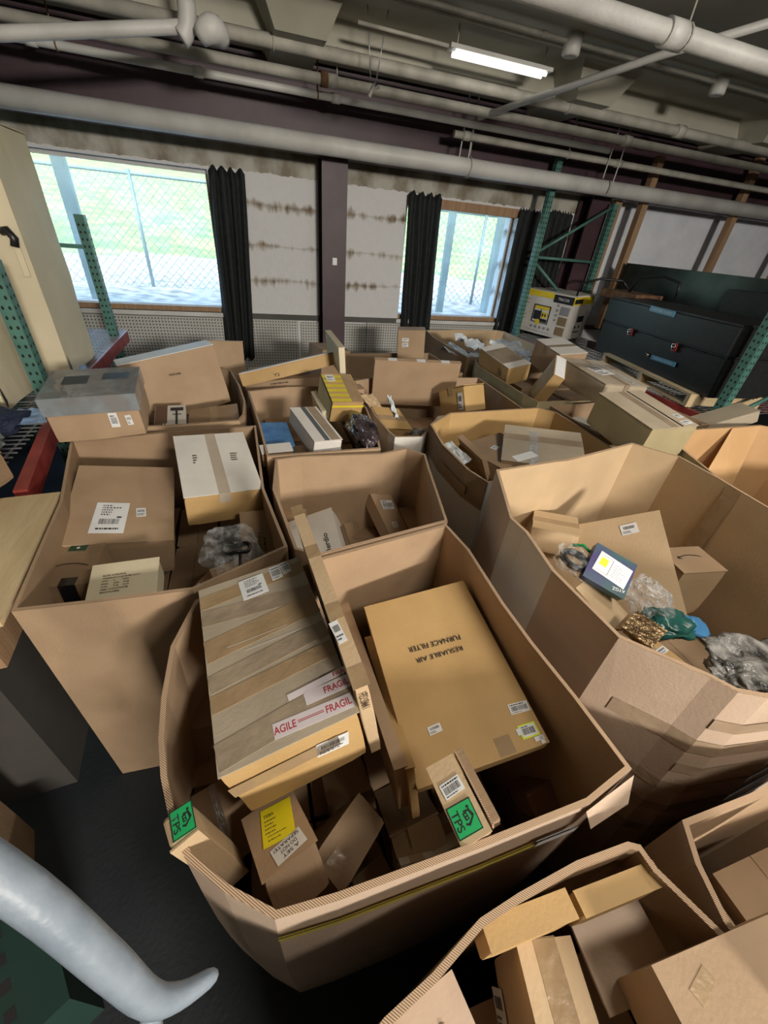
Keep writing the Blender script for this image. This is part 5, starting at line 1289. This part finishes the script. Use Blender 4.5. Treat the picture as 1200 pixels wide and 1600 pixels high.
# far right
r = carton('twelvea', 'grey_topped_carton', 'carton with a shiny grey top, tilted on the rim near the papers', mat='gold', topm='white', seam=None, tape=False)
c, d, e = BOX['twelvea']; plate('tape_band', fmat('t', d, 0, 0, .003), d[0] * .96, d[1] * .6, M_TAPEG, r); prints('printed_text', fmat('l', d, .12, 0, .0015), [(-.02, -.03, .012, .06), (.01, -.03, .012, .05)], M_BINK, r)
r = carton(None, 'leaning_carton', 'brown carton leaning on its end with its narrow lit face painted white', mat='gold', seam=None, tape=False, pose=((2.16, 2.56, 1.235), (.09, .26, .36), (.35, .30, -.5)))
plate('lit_end_panel', fmat('t', (.09, .26, .36), 0, 0, .003), .075, .25, M_LABEL, r)  # white plate paints the light on the narrow end face
r = carton('thirteena', 'taped_carton', 'pale taped carton nearest the red beam of the right rack', mat='kraft', topm='white', seam='x', tmat=M_TAPEG)
r = carton('thirteenb', 'wide_taped_carton', 'wide carton wrapped in shiny grey tape beside the pallet', mat='grey', topm='grey', seam='y', tmat=M_TAPEG, warp=.002)
c, d, e = BOX['thirteenb']; M = fmat('t', d, 0, 0, .0042)
plate('tape_band', M @ Matrix.Translation((0, .1, 0)), d[0] * .98, .09, M_TAPEG, r); plate('tape_band', M @ Matrix.Translation((.1, 0, 0)), .06, d[1] * .98, M_BUBBLE, r, t=.001)
carton('olive', 'olive_carton', 'large olive-tan carton with double tape line and two small labels', mat='olive', topm='grey', seam='y', tape=False)
c, d, e = BOX['olive']; plate('dark_tape', fmat('t', d, .05, 0, .003), .012, d[1] * .98, M_BLACKT, bpy.data.objects['olive_carton']); plate('tape', fmat('t', d, .0, 0, .003), .05, d[1] * .98, M_TAPEG, bpy.data.objects['olive_carton'])
carton('greyflat', 'grey_flat_carton', 'grey-tan flat carton before the near green post of the right rack', mat='grey', seam=None, tape=False)
carton(None, 'white_carton', 'small pale carton low between the olive and the taped cartons', mat='white', seam=None, tape=False, pose=((2.22, 2.12, 1.04), (.10, .16, .16), (0, 0, .2)))
# papers in the far bulk carton
for i, (x, y, zz, w, h, rz_, lab) in enumerate(((2.42, 4.15, 1.16, .5, .35, .4, 'large pale sheet of paper leaning in the far bulk carton'), (2.75, 4.05, 1.18, .4, .3, -.3, 'second pale sheet of paper overlapping the large one'), (2.7, 3.75, 1.15, .4, .4, .8, 'white sheet behind the grey-topped carton'), (2.13, 4.0, 1.13, .16, .6, .1, 'narrow pale sheet along the left wall of the far bulk carton'))):
    o = sheet('paper_sheet', (x, y, zz), w, h, (.25 - .1 * i, .2 - .12 * i, rz_), M_PAPER, None, .03, 30 + i); tag(o, lab, 'paper', 'paper sheets in the far bulk carton')
CUR[0] = 'cartons at the lower right'
# bottom right
carton('fourlong', 'light_carton', 'lit tan carton lying near the top of the bottom bulk carton', mat='gold', seam=None, tape=False)
carton('fourlongb', 'shadowed_carton', 'shadowed tan carton end to end with the lit tan one', mat='gold', seam=None, tape=False)
carton('fourkraft', 'seamed_carton', 'tan carton with a taped centre seam at the bottom of the photo', mat='light', seam='y')
carton('fourpink', 'pink_tan_carton', 'pinkish-tan carton with staple marks at the bottom edge', mat='pink', seam=None, tape=False, marks=(('t', .02, .03, .02, .02, 1.2, 'scrawl'),))
carton('fourwhite', 'pale_flap_board', 'pale board lying under the lit tan carton', 'board', mat='pink', seam=None, tape=False)
carton('bigbrown', 'big_blurred_carton', 'big plain brown carton at the lower right edge with a tape scrap', mat='kraft', seam=None, tape=False, marks=())
plate('tape_scrap', fmat('t', BOX['bigbrown'][1], -.21, .12, .003, .35), .05, .022, M_TAPE, bpy.data.objects['big_blurred_carton'])
carton('paleright', 'torn_edge_carton', 'pale carton with a torn edge at the extreme lower right', mat='light', seam=None, tape=False, warp=.006)
CUR[0] = None
# big cartons seen around
carton(None, 'flap_piece', 'brown cardboard flap behind the slanted big carton near the left curtain', 'cardboard', mat='kraft', seam=None, tape=False, pose=((-.20, 3.75, .63), (.28, .02, 1.24), (-.02, .03, .1)))
carton(None, 'brown_carton', 'plain brown carton against the pegboard behind the Y2 carton', mat='brown', seam=None, tape=False, pose=((.72, 3.95, 1.02), (.3, .3, .3), (0, .1, .3)))
carton(None, 'brown_carton', 'small brown carton right of the yellow-striped one', mat='kraft', seam=None, tape=False, pose=((.72, 2.82, 1.05), (.1, .12, .22), (0, 0, .1)))

CUR[0] = None
# foreground rail and low things on the floor at the lower left
def cray(px, py, dist):
    v = Matrix(CAM_R) @ Vector((px - 600, py - 800, 620)); v.normalize(); return Vector((0, 0, 2.1)) + v * dist
rail = thing('hand_rail', 'pale blue-grey round rail with an upturned end in the foreground', 'rail', (-.33, .22, 1.5))
Oq = Vector((-.33, .22, 1.5))
P = [(-.475, .325, 1.72), (-.38, .27, 1.62), (-.29, .205, 1.49), (-.235, .150, 1.36), (-.205, .120, 1.29), (-.175, .116, 1.26), (-.135, .125, 1.245)]
PR = [(p, q) for p, q in zip(P, [.024, .023, .022, .021, .018, .014, .009])]
SP = []
for k in range(len(PR) - 1):
    p0, p1, p2, p3 = [Vector(PR[min(max(q, 0), len(PR) - 1)][0]) for q in (k - 1, k, k + 1, k + 2)]
    for t in (0, .25, .5, .75):
        SP.append((0.5 * (2 * p1 + (p2 - p0) * t + (2 * p0 - 5 * p1 + 4 * p2 - p3) * t * t + (3 * p1 - p0 - 3 * p2 + p3) * t ** 3), PR[k][1] * (1 - t) + PR[k + 1][1] * t))
SP += [(Vector(P[-1]), .0075), (Vector(P[-1]) + Vector((.004, .001, -.001)), .003)]
tube('rail_tube', [p - Oq for p, q in SP], [q for p, q in SP], M_TUBE, rail, 20)
tube('rail_stay', [Vector(p) - Oq for p in ((-.205, .118, 1.285), (-.22, .10, 1.2), (-.26, .09, 1.1), (-.3, .06, .9))], [.012, .014, .016, .016], M_TUBE, rail, 10)
lo = thing('green_crate', 'green perforated plastic crate on the dark floor at the lower left', 'crate', (-1.02, .36, 0), (0, 0, .5))
bobj('crate_wall', boxm((-.3, -.2, 0), (.3, .2, .30)), plain('dark_green_plastic', (.015, .045, .038), .5), lo)
prints('vent_holes', Matrix.Translation((0, 0, .3)), [(-.25 + .06 * i, -.14 + .07 * j, .025, .03) for i in range(8) for j in range(4)], M_INK, lo)
carton(None, 'floor_carton', 'brown carton on the floor at the left edge under the rail', mat='brown', seam='y', pose=((-1.15, .62, .3), (.4, .5, .6), (0, 0, .3)))

# cartons buried low that carry what lies on top
def fill(x0, x1, y0, y1, zt, nx, ny, where, z0=0.02, layers=1):
    rng = random.Random(int(x0 * 100) + int(y0 * 31))
    for l in range(layers):
        hz = (zt - z0) / layers
        for i in range(nx):
            for j in range(ny):
                w = (x1 - x0) / nx; dd = (y1 - y0) / ny
                h = hz - (.006 if l < layers - 1 else rng.uniform(.0, .035))
                r = carton(None, 'buried_carton', 'plain carton buried low in ' + where, mat=rng.choice(['kraft', 'brown', 'brown']), seam='y', tape=False, group='cartons buried low in ' + where,
                           pose=((x0 + w * (i + .5), y0 + dd * (j + .5), z0 + hz * l + h / 2), (w * .95, dd * .95, h), (0, 0, rng.uniform(-.03, .03))))
fill(-.17, .68, .30, .95, .44, 4, 3, 'the foreground bulk carton')
fill(-.70, -.06, 1.10, 2.2, .66, 3, 3, 'the left bulk carton')
fill(.12, .74, 1.30, 1.85, .50, 3, 2, 'the half-empty bulk carton')
fill(.93, 1.9, .45, 1.25, .66, 3, 3, 'the tall right bulk carton')
fill(1.06, 1.95, 1.62, 2.25, .92, 3, 2, 'the white-sided bulk carton with a sleeve')
fill(2.15, 3.05, 1.95, 2.32, 1.02, 3, 1, 'the bulk carton under the olive carton')
fill(2.12, 3.0, 2.52, 3.5, 1.0, 3, 3, 'the olive-brown bulk carton')
fill(2.15, 3.15, 3.85, 4.9, .95, 2, 2, 'the far bulk carton of papers')
fill(.05, .62, 2.08, 2.92, .90, 2, 2, 'the middle bulk carton')
fill(.84, 1.85, 2.50, 3.1, .80, 3, 2, 'the white-sided middle bulk carton')
fill(-.9, -.15, 2.50, 3.35, .85, 3, 2, 'the bulk carton behind the left one')
fill(.55, 1.85, 3.55, 4.0, .70, 3, 1, 'the low far bulk carton')
fill(.10, .68, -.55, .0, .70, 3, 2, 'the bulk carton at the bottom edge')
fill(.82, 1.5, -.7, .02, .60, 2, 2, 'the bulk carton at the lower right corner')
